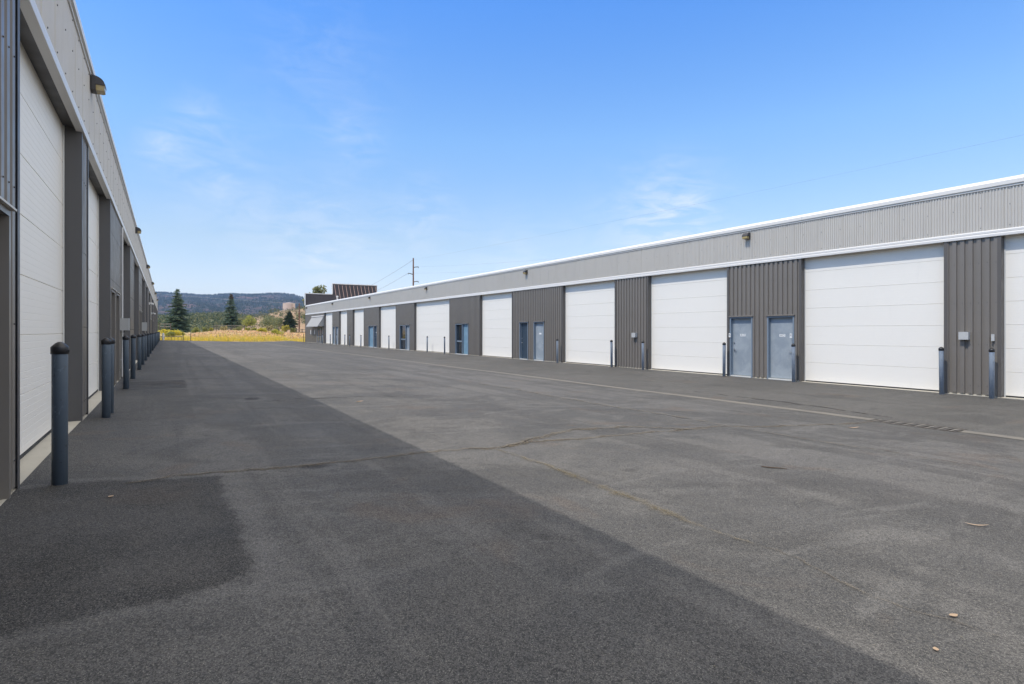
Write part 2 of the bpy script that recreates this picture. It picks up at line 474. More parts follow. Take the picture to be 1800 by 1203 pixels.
M['tank'] = painted('tan tank paint', (.58, .45, .36), .6, .05, (.45, .36, .30), .1)


def mk_earth(name, a, b, c3, sc=.08, thresh=(.45, .6), rough=.95):
    t = NT(name)
    n = t.noise(sc, 7, .65, dist=.5); n2 = t.noise(sc * 7, 6, .7)
    c = t.mix(n, a, b)
    c = t.mix(t.range(t.math('ADD', t.math('MULTIPLY', n, .5), t.math('MULTIPLY', n2, .5)), thresh[0], thresh[1]), c, c3)
    nr = t.bump(n2, .6, 1.0)
    return t.done(c, rough, nr, spec=.1)


def mk_mountain():
    t = NT('wooded red mountain')
    a = t.noise(.0045, 8, .68, dist=.8); b = t.noise(.03, 6, .7); c3 = t.noise(.11, 4, .7)
    soil = t.mix(b, (.14, .085, .085), (.24, .15, .14))
    c = t.mix(t.range(a, .46, .64), (.040, .055, .050), soil)
    wood = t.range(t.math('ADD', t.math('MULTIPLY', c3, .6), t.math('MULTIPLY', b, .4)), .44, .56)
    c = t.mix(t.math('MULTIPLY', wood, .75), c, (.016, .026, .022))
    return t.done(c, .95, t.bump(c3, .8, 6.0), spec=.1)


M['field'] = mk_earth('dry field soil', (.42, .30, .17), (.55, .42, .24), (.36, .31, .13), .5)
M['hill_tan'] = mk_earth('tan sandstone hill', (.30, .195, .12), (.44, .31, .20), (.15, .13, .07), .07, (.49, .60))
M['hill_green'] = mk_earth('scrubby green hill', (.10, .11, .06), (.17, .17, .09), (.34, .29, .16), .04, (.55, .68))
M['mountain'] = mk_mountain()

# ------------------------------------------------------------------ lot and field
LOT_END = lambda x: 96.0 + .36 * (x + 1.0)
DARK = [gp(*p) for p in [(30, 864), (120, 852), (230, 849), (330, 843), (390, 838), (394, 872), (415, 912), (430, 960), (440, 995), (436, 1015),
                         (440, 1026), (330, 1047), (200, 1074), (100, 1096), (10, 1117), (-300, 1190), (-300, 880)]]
PATCH2 = [gp(*p) for p in [(212, 673), (325, 668), (328, 682), (212, 687)]]
BLOT = [gp(*p) for p in [(522, 822), (560, 817), (585, 816), (580, 820), (545, 825)]]
BLOT2 = [gp(*p) for p in [(432, 699), (456, 699), (456, 703), (432, 704)]]


def poly_sdf(P, poly):
    P = np.asarray(P, float); d = np.full(len(P), 1e9); inside = np.zeros(len(P), bool)
    n = len(poly)
    for i in range(n):
        a = np.array(poly[i]); b = np.array(poly[(i + 1) % n]); e = b - a
        w = P - a; tt = np.clip((w @ e) / (e @ e), 0, 1)
        d = np.minimum(d, np.linalg.norm(w - tt[:, None] * e, axis=1))
        cond = (a[1] > P[:, 1]) != (b[1] > P[:, 1])
        with np.errstate(divide='ignore', invalid='ignore'):
            xi = (b[0] - a[0]) * (P[:, 1] - a[1]) / (b[1] - a[1]) + a[0]
        inside ^= cond & (P[:, 0] < xi)
    return np.where(inside, d, -d)


def build_lot():
    xs = sorted(set([round(-1.05 + i * .16, 3) for i in range(int(19.42 / .16) + 1)] + [18.37, 12.0, 12.4]))
    vs = [-34 + i * 1.5 for i in range(20)] + [-4 + i * .16 for i in range(190)]
    y = vs[-1]
    while y < 96: y += .3 + (y - 26) * .02; vs.append(y)
    vs = [v for v in vs if v < 95.5] + [96.0]
    verts = []
    for j, v in enumerate(vs):
        for x in xs:
            yy = v + (.36 * (x + 1.0)) * max(0, (v - 60) / 36.0) if v > 60 else v
            if j == len(vs) - 1: yy += random.uniform(-.5, .5)
            verts.append((x, yy, ground_z(x) + .012 * math.sin(x * .9 + yy * .31) * math.sin(yy * .23)))
    nx = len(xs)
    b = MB(); b.add(verts, [(j * nx + i, j * nx + i + 1, (j + 1) * nx + i + 1, (j + 1) * nx + i) for j in range(len(vs) - 1) for i in range(nx - 1)], 0, True)
    o = b.build('parking_lot', M['asphalt']); tag(o, kind='structure')
    P = np.array([(p[0], p[1]) for p in verts])
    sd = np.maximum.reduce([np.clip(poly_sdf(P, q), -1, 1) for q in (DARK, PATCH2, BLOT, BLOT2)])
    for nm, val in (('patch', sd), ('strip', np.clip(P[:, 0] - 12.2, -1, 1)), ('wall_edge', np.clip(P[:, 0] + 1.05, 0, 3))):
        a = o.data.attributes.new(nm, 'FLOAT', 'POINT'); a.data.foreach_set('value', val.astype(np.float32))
    return o
lot = build_lot()


def lot_z(x, y): return ground_z(x) + .012 * math.sin(x * .9 + y * .31) * math.sin(y * .23)


def ribbon(name, pts_px, w0, w1, mat, lift=.004, step=.07, jit=.05):
    pts = [Vector(gp(*p)) for p in pts_px]
    dense = []
    for a, b in zip(pts[:-1], pts[1:]):
        n = max(1, int((b - a).length / step))
        dense += [a.lerp(b, k / n) for k in range(n)]
    dense.append(pts[-1])
    n = len(dense); off = 0; b = MB(); vs = []; uv = []
    for i, p in enumerate(dense):
        d = dense[min(i + 1, n - 1)] - dense[max(i - 1, 0)]; d.normalize(); nr = Vector((-d.y, d.x))
        off = off * .80 + random.uniform(-jit, jit) * .55
        w = (w0 + (w1 - w0) * i / max(1, n - 1)) * random.uniform(.8, 1.2) * min(1, .45 + i * .07, .08 + (n - 1 - i) * .07)
        for s in (-1, 1):
            q = p + nr * (off + s * w / 2); vs.append((q.x, q.y, lot_z(q.x, q.y) + lift)); uv.append((0.5 + .5 * s, i * step))
    fs = [(2 * i, 2 * i + 1, 2 * i + 3, 2 * i + 2) for i in range(n - 1)]
    b.add(vs, fs)
    o = b.build(name, mat, lot)
    ul = o.data.uv_layers.new(name='UVMap')
    for lp in o.data.loops: ul.data[lp.index].uv = uv[lp.vertex_index]
    return o


MAIN = [(215, 853), (300, 838), (380, 832), (450, 826), (540, 820), (640, 808), (700, 800), (760, 794), (830, 788), (872, 788), (900, 783), (960, 775), (1020, 773),
        (1080, 768), (1150, 762), (1200, 757), (1250, 752), (1290, 750), (1350, 749), (1420, 747), (1500, 744), (1558, 741)]
ribbon('pavement_crack', MAIN, .17, .30, M['crack_tan'], .006)
ribbon('pavement_crack', [(884, 786), (935, 772), (970, 763), (1010, 757), (1060, 755), (1110, 752), (1160, 754), (1210, 757), (1250, 754)], .26, .30, M['crack_tan'], .010)
ribbon('pavement_crack', [(874, 789), (920, 803), (960, 815), (1000, 830), (1050, 852), (1100, 872), (1150, 893), (1200, 910), (1250, 930), (1330, 956)], .16, .36, M['crack_yellow'], .010)
ribbon('dark_stain', [(520, 821.5), (540, 820), (562, 818), (588, 815.5)], .10, .17, M['crack_stain'], .014)
ribbon('dark_stain', [(428, 702), (445, 701), (460, 700.5)], .3, .4, M['crack_stain'], .010)
ribbon('dark_stain', [(815, 790), (845, 788), (872, 788)], .08, .13, M['crack_stain'], .018)
ribbon('pavement_crack', [(1330, 957), (1400, 985), (1500, 1028), (1600, 1070), (1700, 1100), (1800, 1132)], .10, .08, M['crack_faint'], .006)
ribbon('pavement_crack', [(1276, 749), (1230, 740), (1150, 726), (1090, 717), (1000, 702), (900, 684), (820, 672)], .30, .25, M['crack_faint'], .014)
ribbon('pavement_crack', [(1300, 753), (1400, 770), (1480, 784), (1560, 795), (1640, 810), (1720, 822), (1830, 842)], .13, .10, M['crack_tan'], .014)
ribbon('pavement_crack', [(470, 706), (520, 702), (600, 700), (640, 697), (690, 697), (770, 696)], .16, .14, M['crack_dark'], .006)
ribbon('pavement_crack', [(325, 636), (380, 636), (450, 637)], .30, .25, M['crack_dark'], .006)
ribbon('pavement_crack', [(1570, 736), (1500, 725), (1440, 716), (1330, 702), (1200, 686)], .16, .2, M['crack_dark'], .006)


def build_field():
    xs = sorted(set([-4000, -2500, -1500, -900, -500, -300, -200, -150] + [-120 + 2.0 * i for i in range(75)] + [40, 60, 90, 140, 220, 400, 800, 1600, 3000, 4500]))
    ds = sorted(set([-400, -150, -60, -20, 0, 20, 40, 55, 65] + [70 + 1.0 * i for i in range(60)] + [135, 145, 160, 180, 220, 300, 500, 900, 1600, 3000, 5000]))
    b = MB(); vs = []
    for d in ds:
        for xc in xs:
            x, y = xc * CT + d * ST, -xc * ST + d * CT
            vs.append((x, y, field_z(x, y)))
    nx = len(xs)
    b.add(vs, [(j * nx + i, j * nx + i + 1, (j + 1) * nx + i + 1, (j + 1) * nx + i) for j in range(len(ds) - 1) for i in range(nx - 1)], 0, True)
    return tag(b.build('field', M['field']), kind='structure')


def field_z(x, y):
    d = x * ST + y * CT; xc = x * CT - y * ST
    e = y - LOT_END(x)
    if y < 50 or d < 40: return -.4
    px = 900 + 1000 * xc / max(d, 1)
    crest = zat(float(np.interp(px, [260, 300, 335, 350, 375, 400, 450, 490, 540, 600], [589, 589, 588.5, 587, 584.5, 583.5, 584, 586.5, 588.5, 589])), 112)
    base = -.4
    if e > -1.0: base = -.4 + .52 * smooth(-1.0, .5, e)
    if e > 0: base += (crest - .12) * smooth(0, 15, e)
    if d > 300: base = base + (d - 300) * .004
    if x > 18: base = min(base, -.2 + (base + .2) * smooth(2, 12, e))
    return base


field = build_field()

# ------------------------------------------------------------------ far hills and mountain
def hill(name, mat, cols, ridge, d0, d1, y0, rough_amt, nd=24, step=4, shape=1.0, foot=None):
    """terrain between depth d0 (foot) and d1 (ridge) and a back slope; ridge given as image heights per column"""
    b = MB(); vs = []; c0, c1 = cols
    cc = list(np.arange(c0, c1 + .1, step)); dd = [d0 + (d1 - d0) * k / nd for k in range(nd + 1)] + [d1 * 1.12, d1 * 1.3]
    ph = [random.uniform(0, 6.28) for _ in range(24)]
    def nz(u, v):
        s = 0
        for k in range(8):
            f = 1.6 ** k
            s += math.sin(u * f * 1.3 + ph[k] + 1.7 * math.sin(v * f * .7 + ph[k + 8])) * math.cos(v * f * 1.1 + ph[k + 16]) / f ** .8
        return s * .4
    grid = []
    for k, d in enumerate(dd):
        row = []
        for c in cc:
            x, y = cw(c, d)
            zr = zat(float(np.interp(c, [p[0] for p in ridge], [p[1] for p in ridge])), d1)
            zf = zat(y0, d0)
            t = min(1, (d - d0) / (d1 - d0)); t = t ** shape
            z = zf + (zr - zf) * t
            if d > d1: z = zr - (zr - zf) * (d - d1) / (d1 * .35)
            amp = rough_amt * (zr - zf) * (math.sin(math.pi * min(1, t)) * .9 + .03)
            z += amp * nz(c * .05, d / d1 * 9)
            row.append(len(vs)); vs.append((x, y, z))
        grid.append(row)
    b.add(vs, [(grid[j][i], grid[j][i + 1], grid[j + 1][i + 1], grid[j + 1][i]) for j in range(len(dd) - 1) for i in range(len(cc) - 1)], 0, True)
    o = tag(b.build(name, mat), kind='structure')
    o['grid_cols'] = len(cc)
    return o, vs


RIDGE = [(60, 522), (180, 516), (277, 514), (300, 515), (330, 517), (350, 519), (375, 519), (390, 517), (410, 516.5), (440, 518), (460, 517.5), (475, 516), (495, 516),
         (515, 518.5), (523, 521), (530, 525), (545, 529), (600, 540), (700, 552), (820, 566)]
mount, mount_v = hill('mountain', M['mountain'], (40, 820), RIDGE, 900, 2600, 581.5, .06, 60, 3, .9)
HILLR = [(380, 572), (420, 565), (440, 560), (455, 556), (480, 550), (497, 545.5), (520, 543.5), (537, 541), (580, 538), (660, 540), (760, 556)]
hill_t, hill_tv = hill('sandstone_hill', M['hill_tan'], (370, 780), HILLR, 210, 500, 584, .17, 60, 2, .75)
HILLG = [(150, 556), (240, 556), (285, 558), (300, 559), (320, 561), (335, 556), (350, 554), (375, 553), (400, 553), (430, 557), (455, 562), (490, 568), (560, 576)]
hill_g, hill_gv = hill('wooded_hill', M['hill_green'], (140, 560), HILLG, 240, 640, 584, .10, 30, 4, .8)


# ------------------------------------------------------------------ the two buildings
class Wall:
    """wall frame: o outward, t along (measured on the image-plane foot), z above the slab"""
    def __init__(s, side, X0, zb): s.s = side; s.X = X0; s.zb = zb; s.dt = -X0 * .608
    def p(s, o, t, z): return (s.X + s.s * o, t + s.dt, s.zb + z)
    def box(s, mb, o0, o1, t0, t1, z0, z1, mi=0): mb.box(s.X + s.s * o0, s.X + s.s * o1, t0 + s.dt, t1 + s.dt, s.zb + z0, s.zb + z1, mi)
    def sweep(s, mb, prof, t0, t1, mi=0, smooth=False): mb.extrude(prof, lambda o, z, t: s.p(o, t, z), t0, t1, mi, smooth=smooth)


RIB = dict(pitch=.183, pts=[(0, 0), (.094, 0), (.106, -.038), (.171, -.038), (.183, 0)])
FINE = dict(pitch=.0678, pts=[(0, 0), (.024, 0), (.034, -.022), (.057, -.022), (.0678, 0)])


def corr(mb, W, prof, t0, t1, z0, z1, base=0.0, mi=0, zr=0.0, lap=0):
    P = prof['pitch']; xs = [q[0] for q in prof['pts']]; os_ = [q[1] for q in prof['pts']]
    def off(t):
        return float(np.interp(t % P, xs, os_)) + base
    ts = [t0]
    k = math.floor(t0 / P)
    while k * P < t1:
        for q in xs[:-1]:
            tt = k * P + q
            if t0 + 1e-4 < tt < t1 - 1e-4: ts.append(tt)
        k += 1
    ts.append(t1)
    vs = []; fs = []
    pts = []
    for t in ts:
        o = off(t)
        pts.append((t, o))
        if lap and abs((t / P) % lap) < .02:         # lapped sheet edge: a narrow step
            pts.append((t + .003, o - .005)); pts.append((t + .007, o - .005)); pts.append((t + .009, o + .002))
    for t, o in pts: vs += [W.p(o, t, z0), W.p(o, t, z1)]
    for i in range(len(pts) - 1): fs.append((2 * i, 2 * i + 2, 2 * i + 3, 2 * i + 1))
    mb.add(vs, fs, mi)


def screw(mb, W, o, t, z, r=.008, mi=1):
    ang = [k * math.pi / 3 for k in range(6)]
    v = [W.p(o, t + r * math.cos(a), z + r * math.sin(a)) for a in ang] + [W.p(o + .008, t + r * math.cos(a) * .8, z + r * math.sin(a) * .8) for a in ang]
    mb.add(v, [(k, (k + 1) % 6, 6 + (k + 1) % 6, 6 + k) for k in range(6)] + [tuple(range(6, 12))], mi)


Z_TRIM0, Z_TRIM1, Z_PAN, Z_EAVE = 4.16, 4.335, 5.41, 5.65
DEPTH = .21


def overhead_door(W, root, t0, t1, jm, label=None, close=False):
    """sectional door: 7 sections with pressed ribs, set back in the wall between flashed jambs"""
    b = MB(); z = 0.035; prof = []
    SEC = .61
    for k in range(7):
        zb = z + k * SEC
        prof += [(-DEPTH - .012, zb), (-DEPTH, zb + .006)]
        for q in range(1, 8):
            zz = zb + q * SEC / 8
            if close: prof += [(-DEPTH, zz - .004), (-DEPTH - .0014, zz - .001), (-DEPTH - .0014, zz + .001), (-DEPTH, zz + .004)]
            else: prof += [(-DEPTH, zz - .006), (-DEPTH - .0012, zz), (-DEPTH, zz + .006)]
        prof += [(-DEPTH, zb + SEC - .006), (-DEPTH - .012, zb + SEC)]
    v = []; f = []
    for o, zz in prof: v += [W.p(o, t0 + .03, zz), W.p(o, t1 - .03, zz)]
    for i in range(len(prof) - 1): f.append((2 * i, 2 * i + 1, 2 * i + 3, 2 * i + 2))
    b.add(v, f)
    door = b.build('overhead_door', M['door_white'], root)
    if label: door['label'] = label
    r = MB(); W.box(r, -DEPTH - .03, -DEPTH + .006, t0 + .03, t1 - .03, .004, .034)
    r.build('bottom_seal', M['rubber'], door)
    j = MB()
    W.box(j, -DEPTH - .05, .006, t0 - .004, t0 + .028, -.02, Z_TRIM0 + .055)
    W.box(j, -DEPTH - .05, .006, t1 - .028, t1 + .004, -.02, Z_TRIM0 + .055)
    W.box(j, .0065, .010, t0 - .055, t0 + .027, -.02, Z_TRIM0 - .002)
    W.box(j, .0065, .010, t1 - .027, t1 + .055, -.02, Z_TRIM0 - .002)
    W.box(j, -DEPTH - .05, .002, t0 + .0285, t1 - .0285, Z_TRIM0 + .057, Z_TRIM0 + .12)
    # pale weather strip along the far jamb and head
    W.box(j, -DEPTH + .002, -DEPTH + .02, t1 - .05, t1 - .0285, .0, Z_TRIM0 + .055, 1)
    if close:
        k = t0 + .35
        while k < t1 - .2:
            for oo in (-.06,):
                a = [W.p(oo + .006 * math.cos(q), k + .006 * math.sin(q), Z_TRIM0 + .0565) for q in [i * 1.047 for i in range(6)]]
                c2 = [W.p(oo + .005 * math.cos(q), k + .005 * math.sin(q), Z_TRIM0 + .049) for q in [i * 1.047 for i in range(6)]]
                j.add(a + c2, [(i, (i + 1) % 6, 6 + (i + 1) % 6, 6 + i) for i in range(6)] + [tuple(range(6, 12))], 2)
            k += .46
    j.build('door_jamb', [jm, M['conduit'], M['screw']], door)
    return door


def text_faces(mb, W, text, o, tc, zc, h, mi):
    cu = bpy.data.curves.new('lettering', 'FONT'); cu.body = text; cu.size = h * 1.35; cu.align_x = 'CENTER'; cu.align_y = 'CENTER'
    ob = bpy.data.objects.new('lettering', cu); C.objects.link(ob)
    dg = bpy.context.evaluated_depsgraph_get(); me = ob.evaluated_get(dg).to_mesh()
    vs = [W.p(o, tc - v.co.x * (1 if W.s < 0 else -1), zc + v.co.y) for v in me.vertices]
    mb.add(vs, [tuple(p.vertices) for p in me.polygons], mi)
    ob.evaluated_get(dg).to_mesh_clear(); bpy.data.objects.remove(ob); bpy.data.curves.remove(cu)


def entry_door(W, root, t0, t1, leaf='blue_door', frame='blue_frame', handle_far=True, number=None, keypad=False, label=None, h=2.23, dead=True, plate=False, sill=True):
    """steel door: frame outer t0..t1"""
    fw = .05; rec = .115
    b = MB(); W.box(b, -rec - .045, -rec, t0 + fw + .003, t1 - fw - .003, .045, h - fw - .004)
    d = b.build('entry_door', M[leaf], root)
    if label: d['label'] = label
    f = MB()
    W.box(f, -.16, .012, t0, t0 + fw, -.01, h - fw)
    W.box(f, -.16, .012, t1 - fw, t1, -.01, h - fw)
    W.box(f, -.16, .012, t0, t1, h - fw + .0005, h)
    W.box(f, -rec + .001, -rec + .018, t0 + fw, t0 + fw + .016, .03, h - fw)          # stops
    W.box(f, -rec + .001, -rec + .018, t1 - fw - .016, t1 - fw, .03, h - fw)
    f.build('door_frame', M[frame], d)
    c = MB(); W.sweep(c, [(-.02, h + .001), (.045, h + .001), (.045, h + .018), (.010, h + .05), (-.02, h + .05)], t0 - .03, t1 + .03)
    c.build('drip_cap', M['fascia'] if W.s > 0 else M['jamb'], d)
    if sill:
        s = MB(); W.box(s, -.16, .03, t0 + fw + .001, t1 - fw - .001, -.008, .03); s.build('threshold', M['alu'], d)
    hb = MB()
    th = (t1 - fw - .075) if handle_far else (t0 + fw + .075)
    sg = -1 if handle_far else 1
    c0 = W.p(-rec, th, 1.0); c1 = W.p(-rec + .055, th, 1.0)
    hb.tube([c0, W.p(-rec + .012, th, 1.0)], .034, 14); hb.tube([W.p(-rec + .012, th, 1.0), c1], .011, 10)
    hb.tube([c1, W.p(-rec + .055, th + sg * .12, .995)], [.012, .009], 10)
    hb.build('handle', M['steel'], d)
    if dead:
        k = MB(); k.tube([W.p(-rec, th, 1.26), W.p(-rec + .018, th, 1.26)], .03, 14); k.tube([W.p(-rec + .018, th, 1.26), W.p(-rec + .026, th, 1.26)], .014, 10)
        k.build('deadbolt', M['steel'], d)
    if keypad:
        q = MB(); tk = t1 - fw - .01 if handle_far else t0 + fw + .01
        W.box(q, .0125, .045, tk, tk + .075, 1.47, 1.62); W.box(q, .0455, .05, tk + .012, tk + .063, 1.53, 1.60, 1)
        q.build('keypad', [M['white_box'], M['greybox']], d)
    tc = (t0 + t1) / 2
    if number or plate:
        n = MB(); W.box(n, -rec + .001, -rec + .005, tc - .11, tc + .11, 1.505, 1.595)
        if number: text_faces(n, W, number, -rec + .0065, tc, 1.55, .075, 1)
        n.build('number_plate', [M['white_box'], M['black']], d)
    # hinges on the other side
    tg = (t0 + fw + .004) if handle_far else (t1 - fw - .004)
    for zz in (.25, 1.1, 1.95):
        hg = MB(); hg.tube([W.p(-rec + .008, tg, zz - .055), W.p(-rec + .008, tg, zz + .055)], .009, 8); hg.build('hinge', M['steel'], d)
    return d


def pier(W, root, t0, t1, doors=(), pm=None, screws=False):
    """ribbed wall between two overhead doors, cut round the entry doors"""
    b = MB(); z0 = .03
    cuts = sorted(doors); a = t0
    for d0, d1 in cuts:
        if d0 - a > .02: corr(b, W, RIB, a, d0 - .001, z0, Z_TRIM0 + .02)
        corr(b, W, RIB, d0 - .001, d1 + .001, 2.23 + .045, Z_TRIM0 + .02)
        a = d1 + .001
    if t1 - a > .02: corr(b, W, RIB, a, t1, z0, Z_TRIM0 + .02)
    if screws:
        P = RIB['pitch']; k = math.ceil(t0 / P)
        while k * P + .047 < t1:
            t = k * P + .047
            for z in (.25, 1.35, 2.45, 3.5):
                if z > 2.4 or not any(d0 - .03 < t < d1 + .03 for d0, d1 in cuts):
                    if t - .02 > t0 and t + .02 < t1: screw(b, W, 0, t, z)
            k += 1
    return b.build('wall_panel', [pm or M['panel'], M['screw']], root)


def make_building(W, root, t_a, t_b, openings, piers, depth, jm, screws_to=0.0, close_to=0.0, door_label=None):
    # foundation slab: flat floor in the door recesses, its edge at the wall line
    b = MB(); W.box(b, -depth, -.002, t_a, t_b, -.7, -.0005); W.box(b, -.045, .012, t_a, t_b, -.6, .028 if False else -.0045)
    b.build('foundation', M['concrete'], root)
    for (p0, p1, dl) in piers:
        a = p0
        for q0, q1 in sorted(dl) + [(p1, p1)]:                           # low concrete kerb under the sheets, open at the doors
            if q0 - a > .02: c = MB(); W.box(c, -.16, -.042, a, q0, -.001, .06); c.build('base_kerb', M['concrete'], root)
            a = q1
        pier(W, root, p0, p1, dl, screws=p0 < screws_to)
    for i, (q0, q1) in enumerate(openings):
        overhead_door(W, root, q0, q1, jm, None, q0 < close_to)
    # wall body behind the sheets
    b = MB()
    for (p0, p1, dl) in piers:
        a = p0
        for q0, q1 in sorted(dl):
            if q0 - a > .02: W.box(b, -.30, -.046, a + .03, q0, .0, Z_TRIM0)
            W.box(b, -.30, -.046, q0, q1, 2.25, Z_TRIM0); W.box(b, -.34, -.30, q0, q1, 0, 2.25)
            a = q1
        if p1 - a > .02: W.box(b, -.30, -.046, a, p1 - .03, .0, Z_TRIM0)
    W.box(b, -.30, -.05, t_a, t_b, Z_TRIM0 + .13, Z_PAN + .1)
    W.box(b, -depth, -.305, t_a + .003, t_a + .2, 0, 5.5); W.box(b, -depth, -.305, t_b - .2, t_b - .003, 0, 5.5); W.box(b, -depth, -depth + .2, t_a + .2, t_b - .2, 0, 5.5)
    for (q0, q1) in openings: W.box(b, -.60, -.40, q0 - .05, q1 + .05, 0, 4.3)
    b.build('wall_core', M['panel'], root)
    # light upper sheets
    b = MB(); corr(b, W, FINE, t_a, t_b, Z_TRIM1 - .02, Z_PAN + .01, .0, 0, lap=12)
    t = t_a
    while t < screws_to:
        for z in (4.42, 4.95, 5.35): screw(b, W, 0.0, math.floor(t / .0678) * .0678 + .013, z, .011)
        t += .61
    b.build('fascia_panel', [M['fascia'], M['screw']], root)
    # trims come in lengths, butted with a hairline joint
    ta = t_a
    while ta < t_b - .01:
        tb = min(ta + 6.1, t_b); jo = random.uniform(-.0015, .0015)
        b = MB(); W.sweep(b, [(o + jo, z + jo) for o, z in [(-.06, Z_TRIM0), (.030, Z_TRIM0), (.034, Z_TRIM0 + .004), (.034, Z_TRIM0 + .062), (.018, Z_TRIM0 + .092), (.012, Z_TRIM0 + .094), (.012, Z_TRIM0 + .098), (.022, Z_TRIM0 + .100), (.022, Z_TRIM0 + .148), (.004, Z_TRIM1), (-.06, Z_TRIM1)]], ta + .002, tb - .002); b.build('door_head_trim', M['trim'], root)
        b = MB(); W.sweep(b, [(o - jo, z + jo) for o, z in [(-.06, 5.40), (.018, 5.40), (.018, 5.428), (.008, 5.432), (.008, 5.452), (.045, 5.456), (.045, 5.555), (-.08, 5.655), (-.12, 5.655)]], ta + .002, tb - .002); b.build('eave_gutter', M['gutter'], root)
        ta = tb
    b = MB(); W.sweep(b, [(-.1, 5.56), (-.1, 5.62), (-depth - .2, 5.72), (-depth - .2, 5.56)], t_a - .01, t_b + .01)
    b.build('roof', M['roof'], root)
    b = MB(); W.box(b, -.17, .020, t_b - .09, t_b + .0, -.01, Z_TRIM0 - .004); W.box(b, -.17, .020, t_b + .0005, t_b + .03, -.01, 5.39)
    b.build('corner_trim', M['panel'], root)


# right hand building, sunlit
WR = Wall(-1, 18.37, 0.0)
right = thing('storage_building', (18.37, 40, 0), 'long sunlit grey storage building on the right with a stepped brown parapet', 'building')
OPEN_R = [(-5.2, -0.95), (3.7, 7.95), (12.9, 17.165), (18.375, 22.56), (25.49, 29.72), (31.88, 36.13), (41.37, 45.65), (50.5, 57.7), (62.3, 67.26), (72.4, 76.7), (79.05, 82.7), (86.1, 90.4)]
MAN = {22.56: [(22.86, 23.83), (24.44, 25.39)], 36.13: [(37.88, 38.94), (39.55, 40.5)], 45.65: [(47.38, 49.49)], 57.7: [(58.8, 61.3)], 67.26: [(67.95, 68.9), (69.0 + .05, 70.7)],
       82.7: [(83.15, 84.3), (84.75, 85.85)], 90.4: [(91.4, 94.9)]}
# keep the doors inside their piers
MAN[22.56] = [(22.79, 23.81), (24.41, 25.39)]
ta_r, tb_r = -8.0, 102.7
PIER_R = []
edges = [ta_r] + [e for o in OPEN_R for e in o] + [tb_r]
for i in range(0, len(edges), 2): PIER_R.append((edges[i], edges[i + 1], MAN.get(edges[i], [])))
make_building(WR, right, ta_r, tb_r, OPEN_R, PIER_R, 21.0, M['jamb'], screws_to=32.0)
entry_door(WR, right, *MAN[22.56][1], handle_far=True, number='A12', keypad=True, label='faded blue steel door numbered A12')
entry_door(WR, right, *MAN[22.56][0], handle_far=False, number='A13', keypad=True, label='faded blue steel door numbered A13')
entry_door(WR, right, *MAN[36.13][0], handle_far=False, plate=True, label='sunlit pale blue steel door')
entry_door(WR, right, *MAN[36.13][1], leaf='navy_door', label='dark blue door left of the pale blue one')  # dark leaf is its own deep blue paint


def double_entry(W, root, t0, t1, split, leaf='teal_door'):
    """wide opening: a solid leaf nearer the camera and a dark glazed leaf beyond it"""
    d = entry_door(W, root, t0, split + .025, leaf=leaf, handle_far=False, dead=False, label='faded teal steel leaf beside a dark glazed one')
    b = MB(); W.box(b, -.15, -.125, split + .05, t1 - .05, .045, 2.17); g = b.build('glazed_door', M['glass'], root)
    f = MB(); W.box(f, -.16, .012, t1 - .05, t1, -.01, 2.18); W.box(f, -.16, .012, split + .0255, t1, 2.1805, 2.23); W.box(f, -.121, -.10, split + .03, split + .11, .0, 2.17); W.box(f, -.121, -.10, split + .115, t1 - .052, .9, 1.0)
    f.build('door_frame', M['blue_frame'], g)
    s = MB(); W.box(s, -.16, .03, split + .03, t1 - .051, -.008, .03); s.build('threshold', M['alu'], g)


double_entry(WR, right, *MAN[45.65][0], 48.35)
double_entry(WR, right, *MAN[57.7][0], 59.75, 'blue_door')
entry_door(WR, right, *MAN[67.26][0], leaf='navy_door', plate=True)
entry_door(WR, right, *MAN[67.26][1], leaf='teal_door', handle_far=False)
entry_door(WR, right, *MAN[82.7][0], leaf='blue_door', handle_far=False)
entry_door(WR, right, *MAN[82.7][1], leaf='blue_door')
# glazed office entrance under the awning at the far end
b = MB(); WR.box(b, -.10, -.06, 91.45, 94.85, .9, 2.3); WR.box(b, -.10, -.06, 91.45, 94.85, .05, .86)
ent = b.build('office_entrance', M['glass'], right)
for t in (91.45, 92.55, 93.65, 94.75):
    f = MB(); WR.box(f, -.12, .02, t, t + .10, 0.0, 2.24); f.build('mullion', M['trim'], ent)
f = MB(); WR.box(f, -.12, .01, 91.56, 94.74, .86, .90); f.build('transom', M['blue_frame'], ent)
b = MB(); prof = [(.012, 3.76), (.87, 2.36), (.87, 2.28), (.85, 2.28), (.85, 2.34), (.012, 3.70)]
WR.sweep(b, prof, 90.6, 98.0)
for t in (90.6, 97.98): b.add([WR.p(.012, t, 3.70), WR.p(.85, t, 2.34), WR.p(.012, t, 2.34)], [(0, 1, 2)])
aw = b.build('awning', M['canvas'], right)
b = MB(); WR.sweep(b, [(.0, 3.70), (.14, 3.70), (.14, 3.80), (.0, 3.86)], 90.55, 98.05); b.build('awning_flashing', M['trim'], aw)
for t in (96.2, 98.8):
    b = MB(); WR.box(b, .001, .015, t, t + .35, 1.25, 1.85); b.build('wall_notice', M['white_box'], right)
